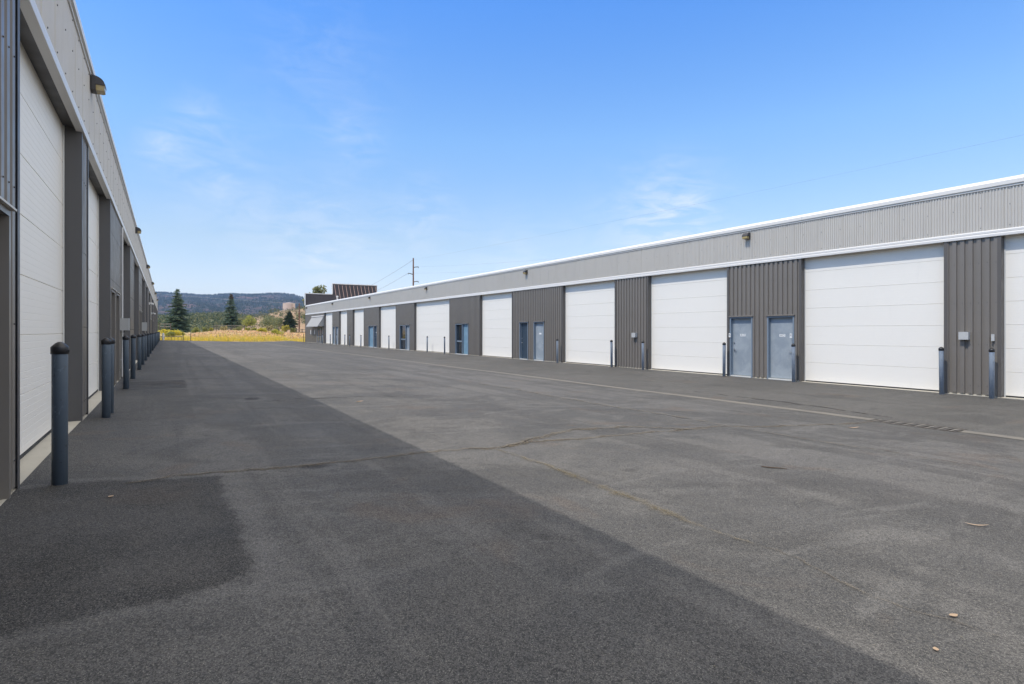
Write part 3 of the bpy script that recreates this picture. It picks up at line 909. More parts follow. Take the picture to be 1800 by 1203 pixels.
# stepped false front at the far end, seen from behind, with raking braces
YP = 91.56
b = MB()
b.box(18.37, 22.5, YP, YP + .25, .0, 7.45); b.box(22.5001, 29.6, YP - .005, YP + .255, .0, 9.12); b.box(29.6001, 36.0, YP, YP + .25, .0, 7.45)
k = 18.5
while k < 35.9:
    top = 9.10 if 22.55 < k < 29.5 else 7.43
    b.box(k, k + .03, YP - .035, YP - .008, 5.0, top); k += .30
par = b.build('parapet', M['parapet'], right)
b = MB()
for x0, x1, z0, z1 in [(18.30, 22.42, 7.452, 7.56), (22.42, 29.68, 9.122, 9.24), (22.40, 22.498, 7.562, 9.12), (29.602, 29.68, 7.452, 9.12), (29.69, 36.05, 7.452, 7.56), (18.28, 18.368, 5.66, 7.45)]:
    c = MB(); c.box(x0, x1, YP - .09, YP + .31, z0, z1); c.build('parapet_cap', M['trim'], par)
for i in range(12):
    xx = 22.75 + i * .6
    f = MB(); f.tube([(xx, YP - .09, 8.95), (xx + .02, YP - 1.95, 5.75)], .036, 6); f.build('brace', M['brace'], par)
b = MB(); b.lathe([(.12, 5.6), (.12, 6.75), (.17, 6.76), (.17, 6.85), (.0, 6.9)], (21.6, 85.2, 0), 12); b.build('vent_pipe', M['gutter'], right)

# left hand building, its front in shade
WL = Wall(1, -1.046, .416)
left = thing('storage_building', (-1.046, 45, .416), 'long shaded grey storage building on the left, seen along its wall', 'building')
OPEN_L = [(-7.0, -2.8), (-1.6, 2.6), (5.49, 9.62), (10.37, 14.5), (18.5, 22.5), (25.45, 29.65), (33.9, 38.1), (39.8, 44.0), (46.7, 50.9), (57.3, 61.5), (65.0, 69.2), (72.0, 76.2), (80.0, 84.2), (87.0, 91.2)]
MANL = {2.6: [(4.1, 5.18)], 14.5: [(14.75, 15.85), (16.25, 17.35)], 29.65: [(30.6, 31.65), (32.1, 33.15)], 50.9: [(52.0, 53.05), (54.5, 55.55)], 61.5: [(62.4, 63.5)]}
edges = [-9.0] + [e for o in OPEN_L for e in o] + [95.0]
PIER_L = [(edges[i], edges[i + 1], MANL.get(edges[i], [])) for i in range(0, len(edges), 2)]
make_building(WL, left, -9.0, 95.0, OPEN_L, PIER_L, 16.0, M['jamb_dark'], screws_to=30.0, close_to=15.0)
for k, lst in MANL.items():
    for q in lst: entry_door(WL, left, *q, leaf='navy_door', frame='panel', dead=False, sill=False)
b = MB(); b.tube([WL.p(.03, 18.05, .05), WL.p(.03, 18.05, 4.1)], .022, 10)
for z in (.5, 1.6, 2.8, 3.9): WL.box(b, .0, .012, 18.0, 18.10, z, z + .03)
b.build('conduit', M['conduit'], left)

# ------------------------------------------------------------------ wall lamps
def wall_lamp(W, t, z, label, group):
    root = thing('wall_lamp', W.p(.0, t, z), label, 'wall lamp', group)
    k = .66; hw = .115
    S = lambda pts: [(o * k if o > .0 else o, z + q * k) for o, q in pts]
    b = MB(); W.box(b, .002, .022, t - .11, t + .11, z - .05 * k, z + .31 * k)
    b.build('back_plate', M['bronze'], root)
    prof = [(.115, -.05), (.032, -.05), (.032, .30)] + [(.030 + .27 * math.sin(a), .06 + .24 * math.cos(a) ** .8) for a in [i * math.pi / 16 for i in range(1, 8)]] + [(.305, .115), (.305, .085), (.115, .085)]
    b = MB(); W.sweep(b, S(prof), t - hw, t + hw, 0)
    b.build('housing', M['bronze'], root)
    b = MB(); W.sweep(b, S([(.1165, .083), (.1165, -.046), (.25, -.05), (.29, -.025), (.298, .083)]), t - hw + .012, t + hw - .012)
    b.build('lens', M['lens'], root)


ordn = ['first', 'second', 'third', 'fourth', 'fifth', 'sixth', 'seventh', 'eighth', 'ninth', 'tenth', 'eleventh', 'twelfth', 'thirteenth', 'fourteenth', 'fifteenth', 'sixteenth', 'seventeenth', 'eighteenth', 'nineteenth', 'twentieth']
for i, t in enumerate([10.8, 26.5, 41.4, 56.0, 71.0, 86.0]):
    lab = 'large dark wall lamp with amber lens nearest the camera on the shaded left building' if i == 0 else f'dark wall lamp on the shaded left building, {ordn[i]} along from the near end'
    wall_lamp(WL, t, 5.22, lab, 'wall lamps on the left building')
for i, t in enumerate([24.6, 39.7, 54.9, 70.2, 85.8, 101.6]):
    lab = 'bronze wall lamp with amber lens on the right fascia above doors A12 and A13' if i == 0 else (
        'small wall lamp at the far left corner of the sunlit right building' if i == 5 else f'bronze wall lamp on the sunlit right fascia, {ordn[i]} from the camera end')
    wall_lamp(WR, t, 5.13, lab, 'wall lamps on the right building')

# ------------------------------------------------------------------ bollards
def make_bollard(name, loc, label, mat, h, group):
    root = thing(name, loc, label, 'bollard', group)
    x, y, z = loc
    b = MB(); b.lathe([(.0, -.06), (.057, -.06), (.057, h - .10)], (x, y, z), 28); b.build('post', mat, root)
    b = MB(); b.lathe([(.0585, h - .105), (.064, h - .103), (.064, h - .048), (.062, h - .042), (.034, h - .014), (.014, h - .001), (.0, h)], (x, y, z), 28)
    b.tube([(x + .061, y - .02, z + h - .078), (x + .069, y - .0226, z + h - .078)], .006, 8)
    b.build('cap', M['black'], root)
    return root


XB_L = -.78
left_t = [5.72, 10.15, 10.72, 15.2, 18.3, 22.8, 26.0, 29.6, 34.1, 38.9, 45.0, 50.5, 57.0, 62.0, 66.0, 71.0, 77.0, 84.0, 91.0]
first = None
for i, t in enumerate(left_t):
    t += .47; loc = (XB_L, t, lot_z(XB_L, t) - .004)
    if i == 0: lab = 'large dark blue bollard with black cap nearest the camera, before the left white door'
    elif i == 1: lab = 'nearer bollard of the close pair beside the left pier between two white doors'
    elif i == 2: lab = 'dark blue bollard half hidden behind its twin beside the second left white door'
    else: lab = f'dark blue bollard with black cap, {ordn[i]} along the shaded left building from the camera'
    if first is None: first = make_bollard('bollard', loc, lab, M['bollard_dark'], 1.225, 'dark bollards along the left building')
    else: dup(first, loc, lab, rz=random.uniform(-.6, .6))
XB_R = 18.10
D_B = 1170 * XB_R / CT
right_px = [(1743, 'faded blue bollard right of the junction box near the right edge of the photo'),
            (1655, 'faded blue bollard at the near right edge of the widest white door on the right'),
            (1395, 'faded blue bollard in front of door A13'),
            (1272.5, 'faded blue bollard just left of door A12 in front of a white door edge'),
            (1130, 'faded blue bollard on the grey pier just right of the small pale box'),
            (1075, 'faded blue bollard at the white door edge just left of the small pale box'),
            (979.8, 'faded blue bollard by the grey pier right of the pale sunlit door'),
            (781.4, 'thin grey blue bollard near the right edge of the double width white door'),
            (750.8, 'thin grey blue bollard in front of the middle of the double width white door'),
            (683.6, 'distant grey blue bollard in front of the white door between the two teal doors'),
            (634.3, 'distant bollard at the right of the third white door from the awning'),
            (614.5, 'distant bollard on grey wall between the second and third white doors from the awning'),
            (606.0, 'distant bollard in front of the white door second from the awning'),
            (591.5, 'distant bollard between the two narrow doors near the awning'),
            (580.5, 'distant bollard in front of the white door next to the awning'),
            (566.8, 'distant bollard at the entrance under the awning')]
first = None
for px, lab in right_px:
    t = D_B / (px - 292) - XB_R * .608
    loc = (XB_R, t, lot_z(XB_R, t) - .004)
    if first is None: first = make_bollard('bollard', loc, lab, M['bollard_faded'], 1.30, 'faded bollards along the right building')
    else: dup(first, loc, lab, rz=random.uniform(-.6, .6))

# ------------------------------------------------------------------ boxes and cameras on the walls
def wall_box(W, t, z, w, h, d, label, group=None, mat='greybox'):
    root = thing('junction_box', W.p(0, t, z), label, 'electrical box', group)
    b = MB(); W.box(b, .001, d - .012, t - w / 2 + .004, t + w / 2 - .004, z, z + h); b.build('case', M[mat], root)
    b = MB(); W.box(b, d - .0115, d, t - w / 2, t + w / 2, z - .003, z + h + .003)
    for a in (-1, 1):
        for c in (.02, h - .02): b.tube([W.p(d, t + a * (w / 2 - .02), z + c), W.p(d + .004, t + a * (w / 2 - .02), z + c)], .006, 8)
    b.build('lid', M[mat], root)
    b = MB(); b.tube([W.p(d * .45, t, z - .0005), W.p(d * .45, t, z - .05)], .014, 8); b.build('cable_gland', M['black'], root)


wall_box(WR, 25155 / (1696.5 - 292), 1.48, .22, .20, .12, 'pale grey junction box on the grey pier left of the rightmost white door')
wall_box(WR, 25155 / (1117 - 292), 1.42, .24, .20, .14, 'pale junction box on the grey pier between two white doors left of door A12')
wall_box(WR, 17.30, 1.45, .07, .17, .05, 'small pale keypad box beside the rightmost white door at the photo edge')
wall_box(WL, 17.75, 1.31, .32, .32, .20, 'square grey box on the shaded left wall beside the second of two narrow doors', 'grey boxes on the left wall')
wall_box(WL, 33.4, 1.30, .36, .42, .22, 'small grey green box farther along the shaded left wall', 'grey boxes on the left wall')


def wall_camera(W, t, z, label):
    root = thing('security_camera', W.p(0, t, z), label, 'camera', 'white cameras on the left wall')
    b = MB(); W.box(b, .0, .05, t - .08, t + .08, z - .04, z + .11); b.build('mount', M['white_box'], root)
    for s in (-1, 1):
        b = MB(); b.tube([W.p(.05, t, z + .05), W.p(.14, t + s * .07, z + .06)], .02, 8); b.tube([W.p(.10, t + s * .04, z + .06), W.p(.27, t + s * .17, z + .0)], [.045, .055], 12)
        b.build('camera_head', M['white_box'], root)


wall_camera(WL, 47.6, 3.22, 'white twin headed camera high on the shaded left wall')
wall_camera(WL, 55.6, 2.72, 'white camera lower and farther along the shaded left wall')

# ------------------------------------------------------------------ drain in the lot
def drain():
    b = MB(); vs = []; xs = [12.07, 12.10, 12.2, 12.30, 12.33]; ys = [-30 + 1.0 * i for i in range(132)]
    fs = []
    def seg(y0, y1):
        o = len(vs); yy = list(np.arange(y0, y1, .5)) + [y1]
        for y in yy:
            for i, x in enumerate(xs):
                j = random.uniform(-.02, .02) if i in (0, 4) else 0
                vs.append((x + j, y, lot_z(x, y) + .006))
        n = len(xs)
        for j in range(len(yy) - 1):
            for i in range(n - 1): fs.append((o + j * n + i, o + j * n + i + 1, o + (j + 1) * n + i + 1, o + (j + 1) * n + i))
    YG = gp(1615, 746)[1]
    seg(-30, YG - .75); seg(YG + .75, 101)
    b.add(vs, fs, 0, True)
    tag(b.build('drain_channel', M['channel']), kind='structure')
    z = lot_z(12.2, YG) + .012
    root = thing('drain_grate', (12.2, YG, z), 'rusty cast iron drain grate set in the pale concrete channel', 'drain grate')
    b = MB(); A, B = YG - .75, YG + .75
    b.box(11.96, 12.0, A, B, z - .03, z + .008); b.box(12.42, 12.46, A, B, z - .03, z + .008); b.box(12.0005, 12.4195, A, A + .04, z - .03, z + .008); b.box(12.0005, 12.4195, B - .04, B, z - .03, z + .008)
    b.build('grate_frame', M['iron'], root)
    for k in range(15):
        y = A + .08 + k * .094
        f = MB(); f.box(12.001, 12.419, y, y + .04, z - .025, z + .006); f.build('grate_bar', M['iron'] if k % 2 else M['channel'], root)
    b = MB(); b.box(12.0, 12.42, A + .04, B - .04, z - .012, z - .010); b.build('pit_shade_sheet', M['black'], root)  # black sheet stands in for the shade of the pit below the bars
drain()

# ------------------------------------------------------------------ vegetation builders
def clump(mb, c, r, n, size, mats, flat=.75, up=.3, hollow=.3):
    for _ in range(n):
        while True:
            p = np.array([random.uniform(-1, 1) for _ in range(3)])
            q = np.linalg.norm(p)
            if hollow < q < 1: break
        pos = Vector((c[0] + p[0] * r, c[1] + p[1] * r, c[2] + p[2] * r * flat))
        a = Vector((random.gauss(0, 1), random.gauss(0, 1), random.gauss(0, 1) + up)).normalized()
        b2 = a.cross(Vector((random.gauss(0, 1), random.gauss(0, 1), random.gauss(0, 1)))).normalized()
        s = size * random.uniform(.6, 1.4)
        mb.add([pos - a * s - b2 * s * .15, pos + b2 * s * .45, pos + a * s, pos - b2 * s * .45], [(0, 1, 2, 3)], random.choice(mats))


def spruce(name, px, depth, ybase, h, w, label, brown=False, mat='spruce', seed=1, group=None):
    random.seed(seed)
    x, y = cw(px, depth); z = zat(ybase, depth)
    root = thing(name, (x, y, z), label, 'tree', group)
    t = MB(); t.tube([(x, y, z - .4), (x, y, z + h * .5), (x, y, z + h * .985)], [w * .035, w * .022, .01], 8); t.build('trunk', M['bark'], root)
    c = MB(); zz = .05 * h; k = 0
    while zz < h * .985:
        f = 1 - zz / h
        R = w * .5 * (f ** .82) * (1 if zz > h * .10 else .86) + .05
        nb = max(5, int(6 + 5 * f)); a0 = random.uniform(0, 6.28)
        for i in range(nb):
            a = a0 + 6.283 * i / nb + random.uniform(-.3, .3); r = R * random.choice([.62, .8, .95, 1.0, 1.1, 1.22]) * random.uniform(.92, 1.06); jz = random.uniform(-.55, .55) * (.26 + .24 * f) * h / 10.5
            droop = -.22 * r + .10 * r * (1 - f)
            d = Vector((math.cos(a), math.sin(a), 0)); sd = Vector((-d.y, d.x, 0))
            ns = max(3, int(r * 4.5))
            for j in range(ns):
                q = (j + .6) / ns
                p = Vector((x, y, z + zz + jz)) + d * (r * q) + Vector((0, 0, droop * q * q + .22 * r * max(0, q - .72)))
                for s in (-1, 0, 1):
                    L = (.26 + .36 * r * (1 - .72 * q) * (.6 if s else .85)) * random.uniform(.8, 1.3)
                    dirv = (d * (1.0 if s == 0 else .62) + sd * s * .8 + Vector((0, 0, random.uniform(-.28, .18)))).normalized()
                    up = dirv.cross(sd if s == 0 else d).normalized() * random.uniform(.16, .26) * L
                    wv = dirv.cross(Vector((0, 0, 1))).normalized() * L * random.uniform(.26, .42)
                    mi = 1 if (brown and zz > h * .84 and random.random() < .75) else 0
                    c.add([p - wv * .5 + up * .2, p + wv * .5, p + dirv * L + wv * .12, p + dirv * L - wv * .12], [(0, 1, 2, 3)], mi)
                    c.add([p - up, p + up, p + dirv * L * .95 + up * .2, p + dirv * L * .9 - up * .3], [(0, 1, 2, 3)], mi)
        zz += (.26 + .24 * f) * h / 10.5 * random.uniform(.8, 1.2); k += 1
    c.build('crown', [M[mat], M['spruce_brown']], root)
    return root


def bush(name, px, depth, ytop, ybase, wpx, mats, label, seed, group='brush on the field edge', cat='bush', leaf=.10, n=1500):
    random.seed(seed)
    x, y = cw(px, depth); zb = field_z(x, y) + .05; h = max(.5, zat(ytop, depth) - zb); r = wpx * depth / 2000
    root = thing(name, (x, y, zb - .2), label, cat, group)
    t = MB()
    for k in range(7):
        a = random.uniform(0, 6.28); q = random.uniform(.2, .7) * r
        t.tube([(x + .05 * math.cos(a), y + .05 * math.sin(a), zb - .5), (x + q * .5 * math.cos(a), y + q * .5 * math.sin(a), zb + h * .4), (x + q * math.cos(a), y + q * math.sin(a), zb + h * .8)], [.05, .035, .012], 5)
    t.build('stem', M['bark'], root)
    c = MB(); nb = 12
    for k in range(nb):
        a = random.uniform(0, 6.28); q = math.sqrt(random.random()) * r * .72; rr = random.uniform(.30, .5) * min(r, h * 1.2)
        cz = zb + random.uniform(.25, .95) * h * (1 - .35 * (q / r)) - rr * .2
        clump(c, (x + q * math.cos(a), y + q * math.sin(a), max(cz, zb + rr * .3)), rr, n // nb, leaf, [0, 0, 1, 2], .85)
    c.build('foliage', [M[m] for m in mats], root)
    return root


def broad_tree(name, px, depth, ytop, ybase, wpx, mats, label, seed, leaf=.22, n=2600, group=None):
    random.seed(seed)
    x, y = cw(px, depth); zb = zat(ybase, depth); h = (ybase - ytop) * depth / 1000; r = wpx * depth / 2000
    root = thing(name, (x, y, zb), label, 'tree', group)
    t = MB(); t.tube([(x, y, zb - .4), (x + .1, y, zb + h * .3), (x, y + .1, zb + h * .65), (x, y, zb + h * .9)], [.03 * h, .024 * h, .015 * h, .01], 8)
    lobes = []
    for k in range(11):
        a = random.uniform(0, 6.28); f = random.uniform(.35, .92); q = r * (.75 if f < .75 else .4) * random.uniform(.3, 1)
        p = (x + q * math.cos(a), y + q * math.sin(a), zb + h * f); lobes.append(p)
        t.tube([(x, y, zb + h * f * .6), p], [.012 * h, .004 * h], 6)
    t.build('trunk', M['bark'], root)
    c = MB()
    for p in lobes + [(x, y, zb + h * .9)]: clump(c, p, r * random.uniform(.35, .55), n // 12, leaf, [0, 0, 1], .9)
    c.build('crown', [M[m] for m in mats], root)
    return root


spruce('spruce_tree', 312, 128, 584.5, 9.9, 6.0, 'tall full blue green spruce at the end of the lot beside the left building', seed=3)
spruce('spruce_tree', 406.5, 150, 577, 9.1, 4.7, 'narrower spruce with a browned tip beyond the flowered bank', brown=True, seed=5)
broad_tree('leafy_tree', 557, 122, 503, 578, 40, ['leaf_green', 'leaf_olive'], 'grey green treetop rising behind the brown parapet', 11, .26)
spruce('pine_tree', 509, 175, 578, 5.4, 5.2, 'dark broad pine in front of the sandstone hill below the tank', mat='juniper', seed=9)
broad_tree('cottonwood_tree', 541, 150, 548, 578, 15, ['leaf_green', 'leaf_olive'], 'green tree at the far corner of the right building beside the brown pole', 12, .22)
broad_tree('shrub_tree', 470, 190, 562, 578, 44, ['leaf_green', 'leaf_olive'], 'spreading grey green tree in front of the pale sandstone slope', 13, .2, 2200)
broad_tree('shrub_tree', 437, 185, 557, 578, 28, ['leaf_lime', 'leaf_olive'], 'yellow green tree right of the browned spruce', 14, .2, 1800)
broad_tree('shrub_tree', 424, 200, 561, 578, 24, ['leaf_olive', 'leaf_green'], 'olive tree just right of the browned spruce, behind a yellow green tree', 18, .2, 1500)
broad_tree('shrub_tree', 489, 200, 560, 578, 26, ['leaf_green', 'leaf_olive'], 'grey green tree between the sandstone slope and the dark pine', 19, .2, 1500)

bush('rabbitbrush', 290, 97, 577, 597, 27, ['leaf_yellow', 'leaf_yellow', 'leaf_lime'], 'bright yellow brush beside the corner of the left building', 21)
bush('rabbitbrush', 307, 96, 578.5, 597, 25, ['leaf_yellow', 'leaf_lime', 'leaf_yellow'], 'bright yellow brush below the tall spruce behind the gate', 22)
bush('rabbitbrush', 300, 90, 583, 598, 17, ['leaf_lime', 'leaf_olive', 'leaf_green'], 'green rounded brush behind the gate rail', 23)
bush('rabbitbrush', 318, 97, 586, 598, 14, ['leaf_lime', 'leaf_yellow', 'leaf_olive'], 'low lime brush right of the yellow brush at the gate end', 24)
bush('rabbitbrush', 344, 122, 572, 586, 15, ['leaf_lime', 'leaf_green', 'leaf_olive'], 'round lime green bush right of the tall spruce', 25)
bush('rabbitbrush', 361, 126, 575, 585, 11, ['leaf_lime', 'leaf_olive', 'leaf_green'], 'small lime bush at the left end of the flowered bank', 26)
bush('rabbitbrush', 371, 126, 576, 585, 9, ['leaf_lime', 'leaf_yellow', 'leaf_olive'], 'smallest lime bush on top of the flowered bank', 27)
bush('rabbitbrush', 460, 107, 575.5, 585, 18, ['leaf_yellow', 'leaf_lime', 'leaf_lime'], 'golden yellow bush on the flowered bank left of its green neighbour', 28)
bush('rabbitbrush', 487, 106, 579, 588, 23, ['leaf_lime', 'leaf_yellow', 'leaf_lime'], 'wide lime yellow bush on the flowered bank below the dark pine', 29)
bush('rabbitbrush', 436, 114, 575, 583, 11, ['leaf_lime', 'leaf_yellow', 'leaf_olive'], 'small yellow green bush on the bank below the rail fence', 30)
bush('rabbitbrush', 473, 128, 570, 583, 14, ['leaf_olive', 'buck_straw', 'leaf_green'], 'dull grey bush behind the golden yellow bush', 31)
bush('rabbitbrush', 502, 130, 569, 583, 14, ['leaf_yellow', 'leaf_olive', 'leaf_olive'], 'ochre bush at the foot of the dark pine', 32)
bush('rabbitbrush', 516, 130, 573, 584, 13, ['leaf_olive', 'leaf_lime', 'leaf_green'], 'olive bush left of the brown pole', 33)
bush('rabbitbrush', 447, 114, 575, 583, 9, ['leaf_lime', 'leaf_olive', 'leaf_yellow'], 'tiny yellow green bush between two larger bushes on the bank', 34)
bush('rabbitbrush', 420, 132, 573, 582, 18, ['leaf_olive', 'leaf_olive', 'leaf_lime'], 'low olive bush right of the browned spruce foot', 35)
bush('rabbitbrush', 393, 134, 573, 582, 16, ['leaf_olive', 'buck_straw', 'leaf_olive'], 'low brown olive bush left of the browned spruce foot', 36)

# grasses and flowers of the bank
def bank_plants():
    random.seed(77)
    g = MB(); f = MB()
    def place(lo, hi):
        px = random.uniform(262, 548)
        while True:
            e = lo + (hi - lo) * random.random()
            d = 84 + e
            for _ in range(6):
                x, y = cw(px, d); err = (y - LOT_END(x)) - e; d -= err / (CT + .36 * ST)
            return px, d, e, x, y
    for _ in range(9000):
        px, d, e, x, y = place(-.1, 5.5 if random.random() < .75 else 9)
        if x > 17.6 and y < 92.2: continue
        z = field_z(x, y); h = random.uniform(.25, .62) * (1 if px > 335 else 1.25); a = random.uniform(0, 6.28)
        w = random.uniform(.02, .05); dx, dy = math.cos(a) * w, math.sin(a) * w; lx, ly = random.gauss(0, .12), random.gauss(0, .12)
        g.add([(x - dx, y - dy, z - .03), (x + dx, y + dy, z - .03), (x + lx, y + ly, z + h)], [(0, 1, 2)], 0 if random.random() < .72 else 1)
    tag(g.build('roadside_grass', [M['grass_yellow'], M['grass_green']]), 'tall yellow grass along the far edge of the asphalt', 'grass', kind='stuff')
    for _ in range(3600):
        px, d, e, x, y = place(2.5, 22)
        if px < 328 + random.uniform(0, 12): continue
        if x > 17.6 and y < 92.2: continue
        z = field_z(x, y); r = random.uniform(.10, .26)
        m = random.choices([[0, 0, 2], [1, 1, 2], [0, 1], [3, 0]], [5, 3, 3, 1.2])[0]
        clump(f, (x, y, z + r * .6), r, 7, r * .55, m, .7, .6, .1)
    tag(f.build('dry_wildflowers', [M['buck_pink'], M['buck_straw'], M['buck_dark'], M['grass_green']]), 'pinkish dry wildflowers covering the bank beyond the asphalt', 'wildflowers', kind='stuff')
bank_plants()


def woods(name, vs, cols, n, hmin, hmax, label, cat, seed, mats, pick, leafn=46):
    random.seed(seed); b = MB(); k = 0; tries = 0
    while k < n and tries < n * 30:
        tries += 1
        v = random.choice(vs); v = (v[0] + random.uniform(-6, 6), v[1] + random.uniform(-6, 6), v[2])
        d = v[0] * ST + v[1] * CT; px = 900 + 1000 * (v[0] * CT - v[1] * ST) / d
        if not (cols[0] < px < cols[1]) or not pick(px, d, v): continue
        h = random.uniform(hmin, hmax); r = h * random.uniform(.32, .55)
        clump(b, (v[0], v[1], v[2] + h * .42), r, leafn, r * .26, [0, 0, 1] if len(mats) > 1 else [0], h * .5 / r, .4, .15)
        k += 1
    tag(b.build(name, [M[m] for m in mats]), label, cat, kind='stuff')


woods('juniper_wood', hill_gv, (150, 450), 2200, 2.0, 4.2, 'dark juniper wood covering the low hill behind the spruces', 'woodland', 41, ['juniper', 'leaf_olive'], lambda px, d, v: True)
woods('hill_scrub', hill_tv, (375, 720), 1500, .9, 3.0, 'dark scrub dotted over the tan sandstone hill', 'scrub', 42, ['juniper', 'leaf_olive'],
      lambda px, d, v: (abs(px - 508) > 12 or d < 440) and math.sin(px * .19 + d * .021) + math.sin(px * .071 - d * .043 + 1) + .6 * math.sin(d * .11) > random.uniform(-1.1, .6), leafn=34)


def mountain_forest():
    random.seed(51); b = MB()
    top = [v for v in mount_v]
    n = 0
    while n < 11000:
        v = random.choice(top); d = v[0] * ST + v[1] * CT
        if d > 2620: continue
        px = 900 + 1000 * (v[0] * CT - v[1] * ST) / d
        if not 230 < px < 600: continue
        k = math.sin(px * .11 + d * .004) + math.sin(px * .037 - d * .009) + .8 * math.sin(d * .017 + px * .2)
        if d < 2450 and k < random.uniform(-1.2, 1.2): continue
        x, y, z = v[0] + random.uniform(-16, 16), v[1] + random.uniform(-16, 16), v[2] - 2
        h = random.uniform(3.2, 7.0) * (1.2 if d > 2450 else 1); r = h * random.uniform(.32, .55); a = random.uniform(0, 1.5)
        q = [(x + r * math.cos(a + i * 1.571), y + r * math.sin(a + i * 1.571), z) for i in range(4)]
        b.add(q + [(x + random.uniform(-.1, .1) * r, y, z + h)], [(i, (i + 1) % 4, 4) for i in range(4)]); n += 1
    tag(b.build('mountain_forest', M['far_conifer']), 'dark conifer forest covering the long mountain behind the lot', 'woodland', kind='stuff')
mountain_forest()

# ------------------------------------------------------------------ tank, poles, fence, gate
def tank():
    d = 470; x, y = cw(508, d); zb = zat(546, d); r = 4.75; h = 5.7
    root = thing('water_tank', (x, y, zb), 'round tan water tank on top of the sandstone hill', 'water tank')
    b = MB(); b.lathe([(r, -2.0), (r, h)], (x, y, zb), 40)
    for zz in (1.4, 2.8, 4.2): b.lathe([(r, zz - .05), (r + .04, zz - .05), (r + .04, zz + .05), (r, zz + .05)], (x, y, zb), 40)
    b.build('shell', M['tank'], root)
    b = MB(); b.lathe([(r + .12, h - .05), (r + .12, h + .08), (.3, h + .75), (.0, h + .78)], (x, y, zb), 40); b.build('tank_roof', M['tank'], root)
    b = MB(); a = math.atan2(-y, -x) + .5
    for s in (-.2, .2): b.tube([(x + (r + .1) * math.cos(a) - s * math.sin(a), y + (r + .1) * math.sin(a) + s * math.cos(a), zb - .5), (x + (r + .1) * math.cos(a) - s * math.sin(a), y + (r + .1) * math.sin(a) + s * math.cos(a), zb + h)], .04, 6)
    b.build('ladder', M['rust'], root)
tank()


def power_pole(loc, top, label, arms):
    x, y, z = loc
    root = thing('utility_pole', loc, label, 'utility pole', None)
    b = MB(); b.tube([(x, y, z - .5), (x, y, z + (top - z) * .5), (x, y, top)], [.19, .16, .12], 12); b.build('shaft', M['pole_wood'], root)
    ends = []
    R = Vector((CT, -ST, 0))
    for (side, zz, L, rise) in arms:
        p = Vector((x, y, zz)); q = p + R * side * L + Vector((0, 0, rise))
        b = MB(); b.tube([p, p.lerp(q, .6) + Vector((0, 0, .03)), q], [.08, .07, .06], 8)
        b.tube([q + Vector((0, 0, .05)), q - Vector((0, 0, .22))], [.06, .08], 8)
        b.build('insulator_arm', M['gate'], root); ends.append(q)
    return ends


DP = 110
px0, py0 = cw(726.5, DP)
zp = lambda yy: zat(yy, DP)
arms = [(1, zp(470.5), .95, .12), (-1, zp(483), .95, .28), (1, zp(496), .95, .12)]
e1 = power_pole((px0, py0, 0), zp(454), 'brown wooden utility pole with stub arms rising behind the right building', arms)
top_p = zp(457)
nxt = (53.0, -12.0); far = (60.0, 222.0)
e2 = power_pole((nxt[0], nxt[1], 0), 15.8, 'tall utility pole out of frame behind the right building', [(s, 15.8 - (zp(454) - a), l, r) for s, a, l, r in arms])
e3 = power_pole((far[0], far[1], 0), 15.8, 'utility pole hidden behind the brown parapet', [(s, 15.8 - (zp(454) - a), l, r) for s, a, l, r in arms])


def wire(a, b, sag, r, label, mat='wire', group='power lines'):
    a, b = Vector(a), Vector(b); pts = [a.lerp(b, k / 24) - Vector((0, 0, sag * 4 * (k / 24) * (1 - k / 24))) for k in range(25)]
    m = MB(); m.tube(pts, r, 5); return tag(m.build('power_line', M[mat]), label, 'cable', group)


wire((px0, py0, top_p), (nxt[0], nxt[1], 15.5), .5, .005, 'thin top wire rising to the right from the utility pole across the sky')
wire(e1[0], e2[0] - Vector((0, 0, 4.0)), 1.2, .006, 'thin wire running right from the upper arm of the utility pole')
wire(e1[1], e2[1] - Vector((0, 0, 4.2)), 1.3, .006, 'thin wire running right from the left arm of the utility pole')
wire((px0, py0, top_p), (far[0], far[1], 15.5), .8, .022, 'wire sloping down left from the top of the utility pole')
wire(e1[1], e3[1], .9, .022, 'wire sloping down left from the left arm of the utility pole')
xa, ya = cw(190, 170); xb, yb = cw(620, 170)
wire((xa, ya, zat(507, 170)), (xb, yb, zat(536, 170)), .9, .012, 'pale wire crossing in front of the mountain', 'wire_pale')

d = 185; xq, yq = cw(526, d)
root = thing('utility_pole', (xq, yq, zat(579, d)), 'plain brown pole standing before the sandstone hill left of the right building', 'utility pole')
b = MB(); b.tube([(xq, yq, zat(585, d)), (xq, yq, zat(556, d)), (xq, yq, zat(533, d))], [.24, .21, .17], 10); b.build('shaft', M['pole_wood'], root)
b = MB(); R = Vector((CT, -ST, 0)); p = Vector((xq, yq, zat(539, d))); b.tube([p - R * .8, p + R * .8], .07, 6); b.build('cross_arm', M['pole_wood'], root)


def rail_fence(pxs, depth, ytop, h, label):
    a = cw(pxs[0], depth); e = cw(pxs[-1], depth)
    root = thing('rail_fence', (a[0], a[1], zat(ytop, depth) - h), label, 'fence', 'weathered rail fences')
    for px in pxs:
        x, y = cw(px, depth); b = MB(); zt = zat(ytop, depth)
        b.tube([(x, y, zt - h - .5), (x, y, zt + .15)], .09, 7); b.build('post', M['bark'], root)
    for dz in (0, -.55):
        b = MB(); pts = []
        for px in pxs: x, y = cw(px, depth); pts.append((x, y, zat(ytop, depth) + dz))
        b.tube(pts, .075, 6); b.build('rail', M['wood'], root)


rail_fence([376, 381, 396, 412, 430], 140, 573, 1.3, 'weathered rail fence below the browned spruce')
rail_fence([281, 290, 300], 120, 570, 1.5, 'pale rail fence between the left building and the tall spruce')
rail_fence([521, 531, 545], 126, 579.5, 1.0, 'low rail fence beside the far corner of the right building')
